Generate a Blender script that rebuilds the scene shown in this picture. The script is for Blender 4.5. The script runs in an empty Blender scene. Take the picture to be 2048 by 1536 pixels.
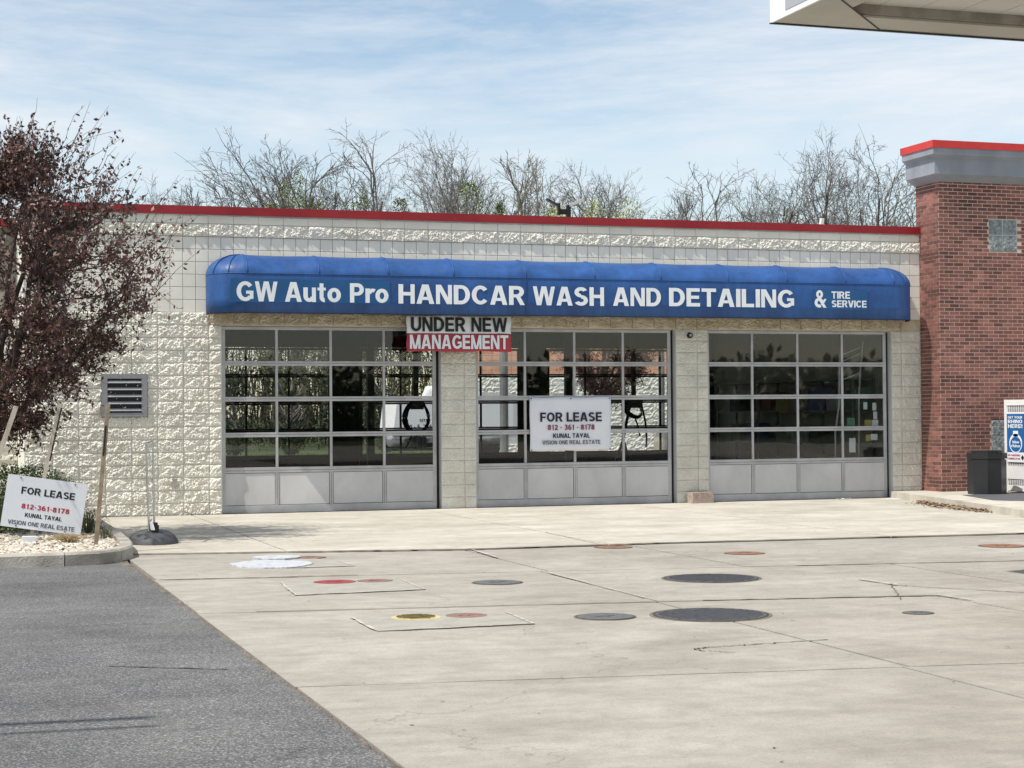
import bpy, math, random
import numpy as np
from mathutils import Matrix, Vector, noise
random.seed(7); RNG = np.random.default_rng(11)
sc = bpy.context.scene
COL = sc.collection

# ------------------------------------------------------------------ camera, sky, sun, exposure
yaw, pit, rol, F = .3162, .0178, -.0078, 3505.0
cy_, sy_, cp, sp = math.cos(yaw), math.sin(yaw), math.cos(pit), math.sin(pit)
Fw = Vector((sy_*cp, cy_*cp, sp)); R0 = Vector((cy_, -sy_, 0)); U0 = R0.cross(Fw)
Rt = math.cos(rol)*R0 + math.sin(rol)*U0; Up = -math.sin(rol)*R0 + math.cos(rol)*U0
cam = bpy.data.objects.new('camera', bpy.data.cameras.new('camera')); COL.objects.link(cam)
M = Matrix((Rt, Up, -Fw)).transposed().to_4x4(); M.translation = (-4.32, -28.21, 1.565)
cam.matrix_world = M
cam.data.sensor_width = 36; cam.data.lens = F*36/2048; cam.data.clip_end = 3000; cam.data.clip_start = .1
sc.camera = cam
SUN = Vector((-.50, -.155, .85)).normalized()
world = bpy.data.worlds.new("World"); sc.world = world; world.use_nodes = True
nt = world.node_tree; N = nt.nodes; L = nt.links
bg = N['Background']; bg.inputs[1].default_value = .14
sky = N.new('ShaderNodeTexSky'); sky.sky_type = 'NISHITA'; sky.sun_disc = False
sky.sun_elevation = math.asin(SUN.z); sky.sun_rotation = math.atan2(SUN.x, SUN.y)
sky.air_density = 1.0; sky.dust_density = .6; sky.ozone_density = 1.5; sky.altitude = 200
tc = N.new('ShaderNodeTexCoord'); mp = N.new('ShaderNodeMapping'); mp.inputs['Scale'].default_value = (.9, .9, 5.2)
mp.inputs['Rotation'].default_value = (.10, -.06, .3)
L.new(tc.outputs['Generated'], mp.inputs[0])
n1 = N.new('ShaderNodeTexNoise'); n1.inputs['Scale'].default_value = 3.0; n1.inputs['Detail'].default_value = 9; n1.inputs['Roughness'].default_value = .66; n1.inputs['Distortion'].default_value = .35
L.new(mp.outputs[0], n1.inputs['Vector'])
r1 = N.new('ShaderNodeMapRange'); r1.inputs[1].default_value = .34; r1.inputs[2].default_value = .62; r1.inputs[4].default_value = .88
L.new(n1.outputs['Fac'], r1.inputs[0])
sx = N.new('ShaderNodeSeparateXYZ'); L.new(tc.outputs['Generated'], sx.inputs[0])
r2 = N.new('ShaderNodeMapRange'); r2.inputs[1].default_value = .115; r2.inputs[2].default_value = .165; r2.inputs[3].default_value = .4; r2.inputs[4].default_value = 1.0
L.new(sx.outputs['Z'], r2.inputs[0])
mm = N.new('ShaderNodeMath'); mm.operation = 'MULTIPLY'; L.new(r1.outputs[0], mm.inputs[0]); L.new(r2.outputs[0], mm.inputs[1])
mx = N.new('ShaderNodeMixRGB'); mx.inputs[2].default_value = (5.6, 5.8, 6.05, 1)
tint = N.new('ShaderNodeMixRGB'); tint.blend_type = 'MULTIPLY'; tint.inputs[0].default_value = 1; tint.inputs[2].default_value = (1.17, 1.07, .95, 1)
L.new(sky.outputs[0], tint.inputs[1])
L.new(tint.outputs[0], mx.inputs[1]); L.new(mm.outputs[0], mx.inputs[0]); L.new(mx.outputs[0], bg.inputs[0])
sl = bpy.data.lights.new('sun', 'SUN'); sl.energy = 4.3; sl.angle = math.radians(.53); sl.color = (1, .955, .88)
so = bpy.data.objects.new('sun', sl); COL.objects.link(so); so.rotation_euler = SUN.to_track_quat('Z', 'Y').to_euler(); so.location = (0, 0, 30)
vs = sc.view_settings; vs.view_transform = 'Standard'; vs.look = 'None'; vs.exposure = 0.20; vs.gamma = 1; vs.use_curve_mapping = False

# ------------------------------------------------------------------ helpers
def mat(name, col, rough=.8, col2=None, scale=4, detail=6, bump=0, bscale=60, metal=0, spec=.4, rnd=0, lo=.35, hi=.65,
        speck=0, speckscale=150, speckcol=(.02, .02, .02), stretch=(1, 1, 1), bdist=.02, drough=.6):
    m = bpy.data.materials.new(name); m.use_nodes = True
    nt = m.node_tree; N = nt.nodes; L = nt.links; b = N['Principled BSDF']
    b.inputs['Roughness'].default_value = rough; b.inputs['Metallic'].default_value = metal
    b.inputs['Specular IOR Level'].default_value = spec
    b.inputs['Base Color'].default_value = (*col, 1)
    g = N.new('ShaderNodeNewGeometry'); mp = N.new('ShaderNodeMapping'); mp.inputs['Scale'].default_value = stretch
    L.new(g.outputs['Position'], mp.inputs[0]); cur = None
    if col2 is not None:
        n = N.new('ShaderNodeTexNoise'); n.inputs['Scale'].default_value = scale; n.inputs['Detail'].default_value = detail; n.inputs['Roughness'].default_value = drough
        L.new(mp.outputs[0], n.inputs['Vector'])
        r = N.new('ShaderNodeMapRange'); r.inputs[1].default_value = lo; r.inputs[2].default_value = hi; L.new(n.outputs['Fac'], r.inputs[0])
        x = N.new('ShaderNodeMixRGB'); x.inputs[1].default_value = (*col, 1); x.inputs[2].default_value = (*col2, 1); L.new(r.outputs[0], x.inputs[0]); cur = x.outputs[0]
    def base():
        if cur is not None: return cur
        c = N.new('ShaderNodeRGB'); c.outputs[0].default_value = (*col, 1); return c.outputs[0]
    if speck:
        n = N.new('ShaderNodeTexNoise'); n.inputs['Scale'].default_value = speckscale; n.inputs['Detail'].default_value = 2
        L.new(g.outputs['Position'], n.inputs['Vector'])
        r = N.new('ShaderNodeMapRange'); r.inputs[1].default_value = .5; r.inputs[2].default_value = .68; r.inputs[4].default_value = speck; L.new(n.outputs['Fac'], r.inputs[0])
        x = N.new('ShaderNodeMixRGB'); x.inputs[2].default_value = (*speckcol, 1); L.new(base(), x.inputs[1]); L.new(r.outputs[0], x.inputs[0]); cur = x.outputs[0]
    if rnd:
        oi = N.new('ShaderNodeObjectInfo'); a = N.new('ShaderNodeMath'); a.operation = 'ADD'
        L.new(oi.outputs['Random'], a.inputs[0]); L.new(g.outputs['Random Per Island'], a.inputs[1])
        f = N.new('ShaderNodeMath'); f.operation = 'FRACT'; L.new(a.outputs[0], f.inputs[0])
        r = N.new('ShaderNodeMapRange'); r.inputs[3].default_value = 1-rnd; r.inputs[4].default_value = 1+rnd; L.new(f.outputs[0], r.inputs[0])
        x = N.new('ShaderNodeVectorMath'); x.operation = 'SCALE'; L.new(base(), x.inputs[0]); L.new(r.outputs[0], x.inputs['Scale']); cur = x.outputs[0]
    if cur is not None: L.new(cur, b.inputs['Base Color'])
    if bump:
        n = N.new('ShaderNodeTexNoise'); n.inputs['Scale'].default_value = bscale; n.inputs['Detail'].default_value = 5; L.new(g.outputs['Position'], n.inputs['Vector'])
        bp = N.new('ShaderNodeBump'); bp.inputs['Strength'].default_value = bump; bp.inputs['Distance'].default_value = bdist
        L.new(n.outputs['Fac'], bp.inputs['Height']); L.new(bp.outputs[0], b.inputs['Normal'])
    return m

def glassmat(name, tcol, ior=1.5, extra=.0):
    m = bpy.data.materials.new(name); m.use_nodes = True; nt = m.node_tree; N = nt.nodes; L = nt.links
    N.remove(N['Principled BSDF']); out = N['Material Output']
    t = N.new('ShaderNodeBsdfTransparent'); t.inputs[0].default_value = (*tcol, 1)
    g = N.new('ShaderNodeBsdfGlossy'); g.inputs['Roughness'].default_value = .015; g.inputs['Color'].default_value = (1, 1, 1, 1)
    ge = N.new('ShaderNodeNewGeometry'); ns = N.new('ShaderNodeTexNoise'); ns.inputs['Scale'].default_value = 1.1; ns.inputs['Detail'].default_value = 1
    L.new(ge.outputs['Position'], ns.inputs['Vector']); bp = N.new('ShaderNodeBump'); bp.inputs['Strength'].default_value = .02; bp.inputs['Distance'].default_value = .05
    L.new(ns.outputs['Fac'], bp.inputs['Height']); L.new(bp.outputs[0], g.inputs['Normal'])
    f = N.new('ShaderNodeFresnel'); f.inputs[0].default_value = ior
    a = N.new('ShaderNodeMath'); a.operation = 'ADD'; a.inputs[1].default_value = extra; L.new(f.outputs[0], a.inputs[0])
    x = N.new('ShaderNodeMixShader'); L.new(a.outputs[0], x.inputs[0]); L.new(t.outputs[0], x.inputs[1]); L.new(g.outputs[0], x.inputs[2]); L.new(x.outputs[0], out.inputs[0])
    return m

class MB:
    def __init__(s): s.v = []; s.f = []; s.smooth = False
    def box(s, x0, x1, y0, y1, z0, z1):
        n = len(s.v)
        s.v += [(x0,y0,z0),(x1,y0,z0),(x1,y1,z0),(x0,y1,z0),(x0,y0,z1),(x1,y0,z1),(x1,y1,z1),(x0,y1,z1)]
        s.f += [(n,n+3,n+2,n+1),(n+4,n+5,n+6,n+7),(n,n+1,n+5,n+4),(n+1,n+2,n+6,n+5),(n+2,n+3,n+7,n+6),(n+3,n,n+4,n+7)]
        return s
    def obox(s, c, ax, ay, az):          # oriented box: centre + half axes
        n = len(s.v); c, ax, ay, az = map(Vector, (c, ax, ay, az))
        for k in (-1, 1):
            for (i, j) in ((-1,-1),(1,-1),(1,1),(-1,1)): s.v.append(tuple(c+ax*i+ay*j+az*k))
        s.f += [(n,n+3,n+2,n+1),(n+4,n+5,n+6,n+7),(n,n+1,n+5,n+4),(n+1,n+2,n+6,n+5),(n+2,n+3,n+7,n+6),(n+3,n,n+4,n+7)]
        return s
    def bevbox(s, x0, x1, y0, y1, z0, z1, b=.008):   # box whose -y face is chamfered
        n = len(s.v)
        s.v += [(x0,y1,z0),(x1,y1,z0),(x1,y1,z1),(x0,y1,z1),(x0,y0+b,z0),(x1,y0+b,z0),(x1,y0+b,z1),(x0,y0+b,z1),(x0+b,y0,z0+b),(x1-b,y0,z0+b),(x1-b,y0,z1-b),(x0+b,y0,z1-b)]
        s.f += [(n+8,n+9,n+10,n+11)]
        for i in range(4):
            j = (i+1) % 4; s.f += [(n+4+i,n+4+j,n+8+j,n+8+i),(n+i,n+j,n+4+j,n+4+i)]
        s.f += [(n+3,n+2,n+1,n)]
        return s
    def prism(s, pts, z0, z1):            # pts ccw in xy
        n = len(s.v); k = len(pts)
        s.v += [(p[0],p[1],z0) for p in pts]+[(p[0],p[1],z1) for p in pts]
        s.f += [tuple(range(n+k, n+2*k)), tuple(range(n+k-1, n-1, -1))]
        for i in range(k): j = (i+1) % k; s.f.append((n+i,n+j,n+k+j,n+k+i))
        return s
    def tube(s, pts, r, k=6, cap=True):
        pts = np.array(pts, float); rr = np.full(len(pts), r) if np.isscalar(r) else np.array(r)
        n = len(s.v); d = np.gradient(pts, axis=0); d /= np.linalg.norm(d, axis=1)[:,None]+1e-12
        up = np.array([0,0,1.]) if abs(d[0][2]) < .9 else np.array([1.,0,0])
        a = np.cross(d, up); a /= np.linalg.norm(a, axis=1)[:,None]+1e-9; b = np.cross(d, a)
        th = np.arange(k)*2*math.pi/k
        ring = pts[:,None]+rr[:,None,None]*(a[:,None]*np.cos(th)[None,:,None]+b[:,None]*np.sin(th)[None,:,None])
        s.v += [tuple(q) for q in ring.reshape(-1,3)]
        for i in range(len(pts)-1):
            for j in range(k):
                j2 = (j+1) % k; s.f.append((n+i*k+j, n+(i+1)*k+j, n+(i+1)*k+j2, n+i*k+j2))
        if cap: s.f += [tuple(n+j for j in range(k)), tuple(n+(len(pts)-1)*k+j for j in range(k-1,-1,-1))]
        return s
    def disc(s, x, y, z0, z1, r, k=40, r2=None):
        r2 = r if r2 is None else r2
        n = len(s.v)
        s.v += [(x+r*math.cos(2*math.pi*i/k), y+r*math.sin(2*math.pi*i/k), z0) for i in range(k)]+[(x+r2*math.cos(2*math.pi*i/k), y+r2*math.sin(2*math.pi*i/k), z1) for i in range(k)]
        s.f += [tuple(range(n+k,n+2*k)), tuple(range(n+k-1,n-1,-1))]
        for i in range(k): j=(i+1)%k; s.f.append((n+i,n+j,n+k+j,n+k+i))
        return s
    def grid(s, P):                       # P[i][j] points
        n = len(s.v); a = len(P); b = len(P[0])
        for r in P: s.v += [tuple(q) for q in r]
        for i in range(a-1):
            for j in range(b-1): s.f.append((n+i*b+j, n+i*b+j+1, n+(i+1)*b+j+1, n+(i+1)*b+j))
        return s
    def mesh(s, name, m=None, smooth=False):
        me = bpy.data.meshes.new(name); me.from_pydata(s.v, [], s.f)
        if m: me.materials.append(m)
        if smooth: me.polygons.foreach_set('use_smooth', [True]*len(me.polygons))
        me.update(); return me
    def build(s, name, m, parent=None, smooth=False, **props):
        return link(name, s.mesh(name, m, smooth), parent, **props)

def link(name, me, parent=None, loc=None, **props):
    o = bpy.data.objects.new(name, me); COL.objects.link(o)
    if parent is not None:
        o.parent = parent; o.matrix_parent_inverse = parent.matrix_world.inverted() if loc is None else Matrix()
    if loc is not None: o.location = loc
    for k, v in props.items(): o[k] = v
    return o
def empty(name, label, cat, loc=(0,0,0), group=None, rz=0):
    o = bpy.data.objects.new(name, None); COL.objects.link(o); o.location = loc; o.rotation_euler[2] = rz
    o.matrix_world = Matrix.Translation(loc) @ Matrix.Rotation(rz, 4, 'Z')
    o['label'] = label; o['category'] = cat
    if group: o['group'] = group
    return o
def struct(name, mb, m, parent=None, **k): return mb.build(name, m, parent, kind='structure', **k)
def fastmesh(name, V, Fq, m, smooth=False):      # V (n,3) float, Fq (k,3|4) int
    me = bpy.data.meshes.new(name); k = Fq.shape[1]
    me.vertices.add(len(V)); me.vertices.foreach_set('co', V.astype(np.float32).ravel())
    me.loops.add(Fq.size); me.loops.foreach_set('vertex_index', Fq.astype(np.int32).ravel())
    me.polygons.add(len(Fq)); me.polygons.foreach_set('loop_start', np.arange(0, Fq.size, k, dtype=np.int32)); me.polygons.foreach_set('loop_total', np.full(len(Fq), k, np.int32))
    if smooth: me.polygons.foreach_set('use_smooth', np.ones(len(Fq), bool))
    me.materials.append(m); me.update(calc_edges=True); me.validate(); return me

# ------------------------------------------------------------------ lettering: own bold sans glyphs (cap height 1)
def _arc(cx, cy, rx, ry, a0, a1, tx=.235, ty=.19, n=None):
    n = n or max(4, int(abs(a1-a0)/18)); q = []
    for i in range(n):
        t0 = math.radians(a0+(a1-a0)*i/n); t1 = math.radians(a0+(a1-a0)*(i+1)/n)
        P = lambda t, o: (cx+(rx-o*tx)*math.cos(t), cy+(ry-o*ty)*math.sin(t))
        q.append([P(t0,0), P(t1,0), P(t1,1), P(t0,1)])
    return q
def _R(x0,y0,x1,y1): return [[(x0,y0),(x1,y0),(x1,y1),(x0,y1)]]
def _D(x0,y0,x1,y1,w=.235): return [[(x0-w/2,y0),(x0+w/2,y0),(x1+w/2,y1),(x1-w/2,y1)]]
t_ = .235; h_ = .19
GL = {
 'A': (.88, [_D(.12,0,.40,1,.24), _D(.76,0,.48,1,.24), _R(.22,.2,.66,.36)]),
 'B': (.80, [_R(0,0,t_,1), _R(t_,1-h_,.44,1), _R(t_,.42,.46,.58), _R(t_,0,.46,h_), _arc(.44,.735,.31,.265,-90,90), _arc(.46,.29,.33,.29,-90,90)]),
 'C': (.84, [_arc(.44,.5,.44,.5,38,322)]),
 'D': (.82, [_R(0,0,t_,1), _R(t_,1-h_,.38,1), _R(t_,0,.38,h_), _arc(.38,.5,.44,.5,-90,90)]),
 'E': (.70, [_R(0,0,t_,1), _R(t_,1-h_,.69,1), _R(t_,.42,.65,.59), _R(t_,0,.70,h_)]),
 'F': (.66, [_R(0,0,t_,1), _R(t_,1-h_,.66,1), _R(t_,.40,.60,.57)]),
 'G': (.88, [_arc(.46,.5,.46,.5,38,318), _R(.50,.37,.88,.53), _R(.69,.12,.88,.37)]),
 'H': (.80, [_R(0,0,t_,1), _R(.59,0,.80,1), _R(t_,.42,.59,.6)]),
 'I': (.21, [_R(0,0,t_,1)]),
 'K': (.82, [_R(0,0,t_,1), _D(.22,.33,.66,1,.27), _D(.70,0,.40,.58,.26)]),
 'L': (.66, [_R(0,0,t_,1), _R(t_,0,.66,h_)]),
 'M': (.96, [_R(0,0,.2,1), _R(.76,0,.96,1), _D(.44,0,.14,1,.2), _D(.52,0,.82,1,.2)]),
 'N': (.80, [_R(0,0,.2,1), _R(.60,0,.80,1), _D(.66,0,.14,1,.24)]),
 'O': (.90, [_arc(.45,.5,.45,.5,0,360)]),
 'P': (.76, [_R(0,0,t_,1), _R(t_,1-h_,.42,1), _R(t_,.36,.42,.53), _arc(.42,.68,.34,.32,-90,90)]),
 'R': (.82, [_R(0,0,t_,1), _R(t_,1-h_,.44,1), _R(t_,.40,.46,.56), _arc(.44,.70,.33,.30,-90,90), _D(.69,0,.45,.45,.24)]),
 'S': (.76, [_arc(.38,.72,.36,.28,25,270), _arc(.38,.285,.38,.285,-155,90)]),
 'T': (.76, [_R(.275,0,.485,1-h_), _R(0,1-h_,.76,1)]),
 'U': (.80, [_R(0,.36,t_,1), _R(.59,.36,.80,1), _arc(.40,.37,.40,.37,180,360)]),
 'V': (.84, [_D(.40,0,.11,1,.24), _D(.44,0,.73,1,.24)]),
 'W': (1.18, [_D(.30,0,.10,1,.21), _D(.34,0,.56,1,.2), _D(.84,0,.62,1,.2), _D(.88,0,1.08,1,.21)]),
 'Y': (.84, [_R(.315,0,.525,.45), _D(.38,.38,.12,1,.25), _D(.46,.38,.72,1,.25)]),
 '0': (.66, [_arc(.33,.5,.33,.5,0,360)]), '1': (.50, [_R(.20,0,.41,1), _D(.05,.68,.27,.9,.12)]),
 '2': (.66, [_arc(.33,.69,.32,.31,-25,165), _D(.14,.12,.5,.6,.28), _R(.02,0,.66,h_)]),
 '3': (.66, [_arc(.32,.74,.30,.26,-90,155), _arc(.32,.29,.34,.29,-155,90)]),
 '5': (.66, [_R(.08,1-h_,.62,1), _R(.08,.48,.26,1-h_), _arc(.33,.33,.33,.33,-155,140)]),
 '6': (.66, [_arc(.33,.33,.33,.33,0,360), _arc(.36,.52,.36,.48,62,195)]),
 '7': (.64, [_R(0,1-h_,.64,1), _D(.22,0,.5,1-h_,.22)]),
 '8': (.66, [_arc(.33,.74,.30,.26,0,360), _arc(.33,.29,.33,.29,0,360)]),
 'b': (.68, [_R(0,0,t_,1), _arc(.34,.37,.34,.37,0,360)]), 'l': (.21, [_R(0,0,t_,1)]),
 'e': (.66, [_arc(.33,.37,.33,.37,0,330), _R(.1,.3,.6,.43)]), 'h': (.64, [_R(0,0,t_,1), _R(.43,0,.64,.45), _arc(.32,.42,.32,.32,0,180)]),
 'n': (.64, [_R(0,0,t_,.74), _R(.43,0,.64,.45), _arc(.32,.42,.32,.32,0,180)]), 'i': (.21, [_R(0,0,t_,.74), _R(0,.84,t_,1)]),
 'u': (.66, [_R(0,.3,t_,.74), _R(.45,0,.66,.74), _arc(.31,.31,.31,.31,180,345)]),
 't': (.44, [_R(.11,.18,.32,.96), _R(0,.60,.44,.74), _arc(.37,.24,.26,.24,180,275)]),
 'o': (.72, [_arc(.36,.37,.36,.37,0,360)]), 'r': (.46, [_R(0,0,t_,.74), _arc(.40,.42,.33,.32,60,165)]),
 '&': (.84, [_arc(.36,.76,.24,.24,0,360,.17,.15), _arc(.32,.28,.32,.28,0,300,.2,.17), _D(.72,0,.26,.66,.22), _D(.50,.14,.76,.5,.17)]),
 '-': (.34, [_R(.02,.36,.32,.53)]), '!': (.22, [_R(0,.3,.22,1), _R(0,0,.22,.2)]), ' ': (.22, []),
}
def text_mesh(s, lean=0):
    P = []; x = 0
    for ch in s:
        wd, el = GL[ch]; k = 0
        for e in el:
            k += 1
            for q in e: P.append([(x+a, b, k) for a, b in q])
        x += wd + (.085 if ch != ' ' else .14)
    return P, x-.085
def letters(name, s, origin, ux, uz, w, h, nrm, m, parent, th=.0015, **props):
    """Flat raised lettering: origin lower-left, ux/uz unit axes, fitted into w x h; nrm points to the viewer."""
    P, W = text_mesh(s); mb = MB(); o = Vector(origin); ux = Vector(ux); uz = Vector(uz); nr = Vector(nrm)
    for q in P:
        n = len(mb.v)
        for a, b, k in q: mb.v.append(tuple(o+ux*(a*w/W)+uz*(b*h)+nr*(th+k*.0004)))
        mb.f.append((n, n+1, n+2, n+3))
    return mb.build(name, m, parent, **props)

# ------------------------------------------------------------------ materials
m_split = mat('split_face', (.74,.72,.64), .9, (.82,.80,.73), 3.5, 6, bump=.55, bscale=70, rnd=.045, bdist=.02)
m_splits = mat('split_face_shaded', (.64,.62,.54), .9, (.73,.71,.64), 3.5, 6, bump=.5, bscale=60, rnd=.04)  # darker copy for the piers, awning shade put into the colour
m_lintel = mat('lintel_brown', (.44,.37,.25), .9, (.62,.55,.42), 5, 8, bump=.5, bscale=60, rnd=.06)  # brown mottled tone for the lintel course
m_smooth = mat('painted_block', (.79,.765,.68), .75, (.85,.825,.75), 2.2, 6, bump=.12, bscale=130, rnd=.03)
m_mortar = mat('mortar', (.24,.225,.19), .95, (.32,.30,.26), 8, bump=.2, bscale=120)
m_mortlight = mat('mortar_light', (.62,.60,.53), .95, (.68,.66,.59), 8, bump=.2, bscale=120)
m_red = mat('red_metal', (.25,.014,.02), .45, (.30,.022,.028), 1.5, 4, spec=.35)
m_redb = mat('red_metal_tower', (.50,.03,.03), .45, (.56,.045,.04), 1.5, 4, spec=.35)
m_flash = mat('grey_flashing', (.46,.47,.47), .6, (.54,.55,.55), 1.5)
m_blue = mat('awning_vinyl', (.018,.073,.245), .46, (.028,.105,.31), .9, 8, spec=.4, bump=.25, bscale=4, bdist=.06, lo=.3, hi=.75)
m_bluep = mat('awning_patch', (.006,.075,.215), .4, (.009,.09,.24), 2, spec=.5)
m_white = mat('white_vinyl', (.72,.76,.80), .5, (.80,.83,.85), 3)
m_sign = mat('sign_board', (.74,.77,.82), .45, (.79,.82,.86), 2)
m_signb = mat('banner_cloth', (.72,.74,.80), .6, (.78,.80,.86), 2)
m_black = mat('black_print', (.012,.012,.014), .5); m_redp = mat('red_print', (.42,.02,.05), .5)
m_dpur = mat('dull_red_print', (.22,.04,.09), .5); m_greyp = mat('grey_print', (.13,.14,.17), .5); m_navy = mat('navy_print', (.012,.014,.04), .5)
m_alum = mat('door_aluminium', (.44,.44,.455), .42, (.50,.50,.515), 3, metal=.35, spec=.5)
m_panel = mat('door_panel', (.54,.54,.54), .5, (.60,.60,.60), 1.2, metal=.0, rnd=.03)
m_seal = mat('rubber_seal', (.008,.008,.009), .6)
m_glass = glassmat('door_glass', (.93,.935,.93), 1.42, .0)
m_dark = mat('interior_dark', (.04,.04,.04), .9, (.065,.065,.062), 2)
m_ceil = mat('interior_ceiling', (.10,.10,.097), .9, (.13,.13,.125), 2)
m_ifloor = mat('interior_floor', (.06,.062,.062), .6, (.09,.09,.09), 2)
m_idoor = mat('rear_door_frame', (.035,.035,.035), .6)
m_conc = mat('lot_concrete', (.345,.32,.278), .9, (.425,.398,.352), .8, 9, bump=.25, bscale=90, speck=.35, speckscale=60, speckcol=(.27,.25,.225), drough=.72)
m_apron = mat('apron_concrete', (.49,.455,.39), .9, (.57,.535,.465), 1.1, 9, bump=.2, bscale=90, speck=.3, speckscale=50, speckcol=(.40,.37,.31), drough=.7)
m_walk = mat('walk_concrete', (.50,.46,.39), .9, (.60,.56,.48), 2, 8, bump=.25, bscale=90)
m_curb = mat('kerb_concrete', (.36,.33,.28), .95, (.50,.47,.41), 3, 8, bump=.5, bscale=50)
m_patch = mat('patch_concrete', (.305,.288,.25), .95, (.38,.36,.315), 5, 8, bump=.35, bscale=60)
m_wpatch = mat('white_paint', (.38,.40,.42), .8, (.56,.58,.60), 14, 6, bump=.5, bscale=25, bdist=.05)
m_chip = mat('chipped_edge', (.52,.49,.44), .9, (.34,.31,.27), 14, 4, lo=.42, hi=.58)
m_joint = mat('joint_dirt', (.05,.043,.035), 1)
m_asph = mat('asphalt', (.085,.086,.090), .92, (.135,.134,.133), .7, 8, bump=.6, bscale=130, speck=.8, speckscale=85, speckcol=(.36,.35,.34), bdist=.012)
m_dirt = mat('dirt', (.12,.10,.08), 1, (.22,.19,.155), 6, bump=.5)
m_grass = mat('grass_ground', (.035,.06,.015), 1, (.065,.09,.03), 1.5, bump=.4)
m_brick = mat('brick', (.150,.054,.043), .85, (.25,.112,.09), 2.3, 5, bump=.3, bscale=90, rnd=.40, lo=.3, hi=.7)
m_bmort = mat('brick_mortar', (.52,.42,.36), .95, (.60,.50,.44), 6, bump=.2)
m_fascia = mat('cornice_grey', (.23,.25,.29), .7, (.27,.29,.33), 2)
m_gblock = glassmat('glass_block', (.30,.36,.38), 1.5, .1)
m_gbframe = mat('glass_block_mortar', (.42,.45,.44), .7)
m_gbback = mat('glass_block_core', (.10,.12,.13), .35, (.30,.34,.35), 16, 4, bump=.8, bscale=18, bdist=.1, spec=.8)

def layer(m, scale, stretch, lo, hi, p0=.35, p1=.65, rot=0, tint=(1,1,1), detail=7):
    nt = m.node_tree; N = nt.nodes; L = nt.links; b = N['Principled BSDF']; src = b.inputs['Base Color'].links[0].from_socket
    g = N.new('ShaderNodeNewGeometry'); mp = N.new('ShaderNodeMapping'); mp.inputs['Scale'].default_value = stretch; mp.inputs['Rotation'].default_value = (0,0,rot); L.new(g.outputs['Position'], mp.inputs[0])
    n = N.new('ShaderNodeTexNoise'); n.inputs['Scale'].default_value = scale; n.inputs['Detail'].default_value = detail; n.inputs['Roughness'].default_value = .6; n.inputs['Distortion'].default_value = .4; L.new(mp.outputs[0], n.inputs['Vector'])
    r = N.new('ShaderNodeMapRange'); r.inputs[1].default_value = p0; r.inputs[2].default_value = p1; L.new(n.outputs['Fac'], r.inputs[0])
    c = N.new('ShaderNodeMixRGB'); c.inputs[1].default_value = (lo*tint[0],lo*tint[1],lo*tint[2],1); c.inputs[2].default_value = (hi,hi,hi,1); L.new(r.outputs[0], c.inputs[0])
    x = N.new('ShaderNodeMixRGB'); x.blend_type = 'MULTIPLY'; x.inputs[0].default_value = 1; L.new(src, x.inputs[1]); L.new(c.outputs[0], x.inputs[2]); L.new(x.outputs[0], b.inputs['Base Color'])
layer(m_conc, .35, (1,1,1), .86, 1.06, tint=(1,.99,.97)); layer(m_conc, 1.7, (.8,1.2,1), .89, 1.05, rot=.5, tint=(1,.99,.98)); layer(m_conc, 6, (1,1,1), .88, 1.02, .3, .6); layer(m_conc, 16, (1,1,1), .72, 1.0, .25, .36)
layer(m_conc, .8, (1,1,1), 1.0, .74, .58, .78, tint=(1,1,1)); layer(m_conc, 2.2, (.4,2.5,1), .95, 1.02, .40, .52, rot=1.2); layer(m_conc, 40, (1,1,1), .90, 1.06, .3, .7); layer(m_apron, 1.1, (1,1,1), 1.0, .80, .58, .78)
layer(m_apron, .4, (1,1,1), .86, 1.05, tint=(1,1,.97)); layer(m_apron, 1.3, (.7,1.3,1), .84, 1.05, tint=(1,.99,.97)); layer(m_apron, 5, (1,1,1), .88, 1.02, .3, .6); layer(m_apron, 14, (1,1,1), .74, 1.0, .25, .36)
layer(m_asph, .5, (1,1,1), .82, 1.15); layer(m_asph, 45, (1,1,1), .6, 1.25, .35, .65); layer(m_asph, 1.6, (.5,2,1), .85, 1.08)
layer(m_split, .7, (1,1,1), .90, 1.03, tint=(1,.985,.95)); layer(m_splits, .9, (1,1,1), .86, 1.03); layer(m_smooth, .8, (1,1,.4), .90, 1.03); layer(m_blue, 2.5, (1,1,.25), .78, 1.10); layer(m_blue, 12, (1,1,.4), .88, 1.06); layer(m_panel, 1.5, (1,1,.6), .86, 1.04); layer(m_alum, 3, (1,1,1), .88, 1.04); layer(m_brick, 1.2, (1,1,1), .80, 1.12); layer(m_fascia, 2, (1,1,.4), .85, 1.05); layer(m_walk, 3, (1,1,1), .80, 1.04); layer(m_curb, 1.5, (1,1,1), .75, 1.1)
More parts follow.
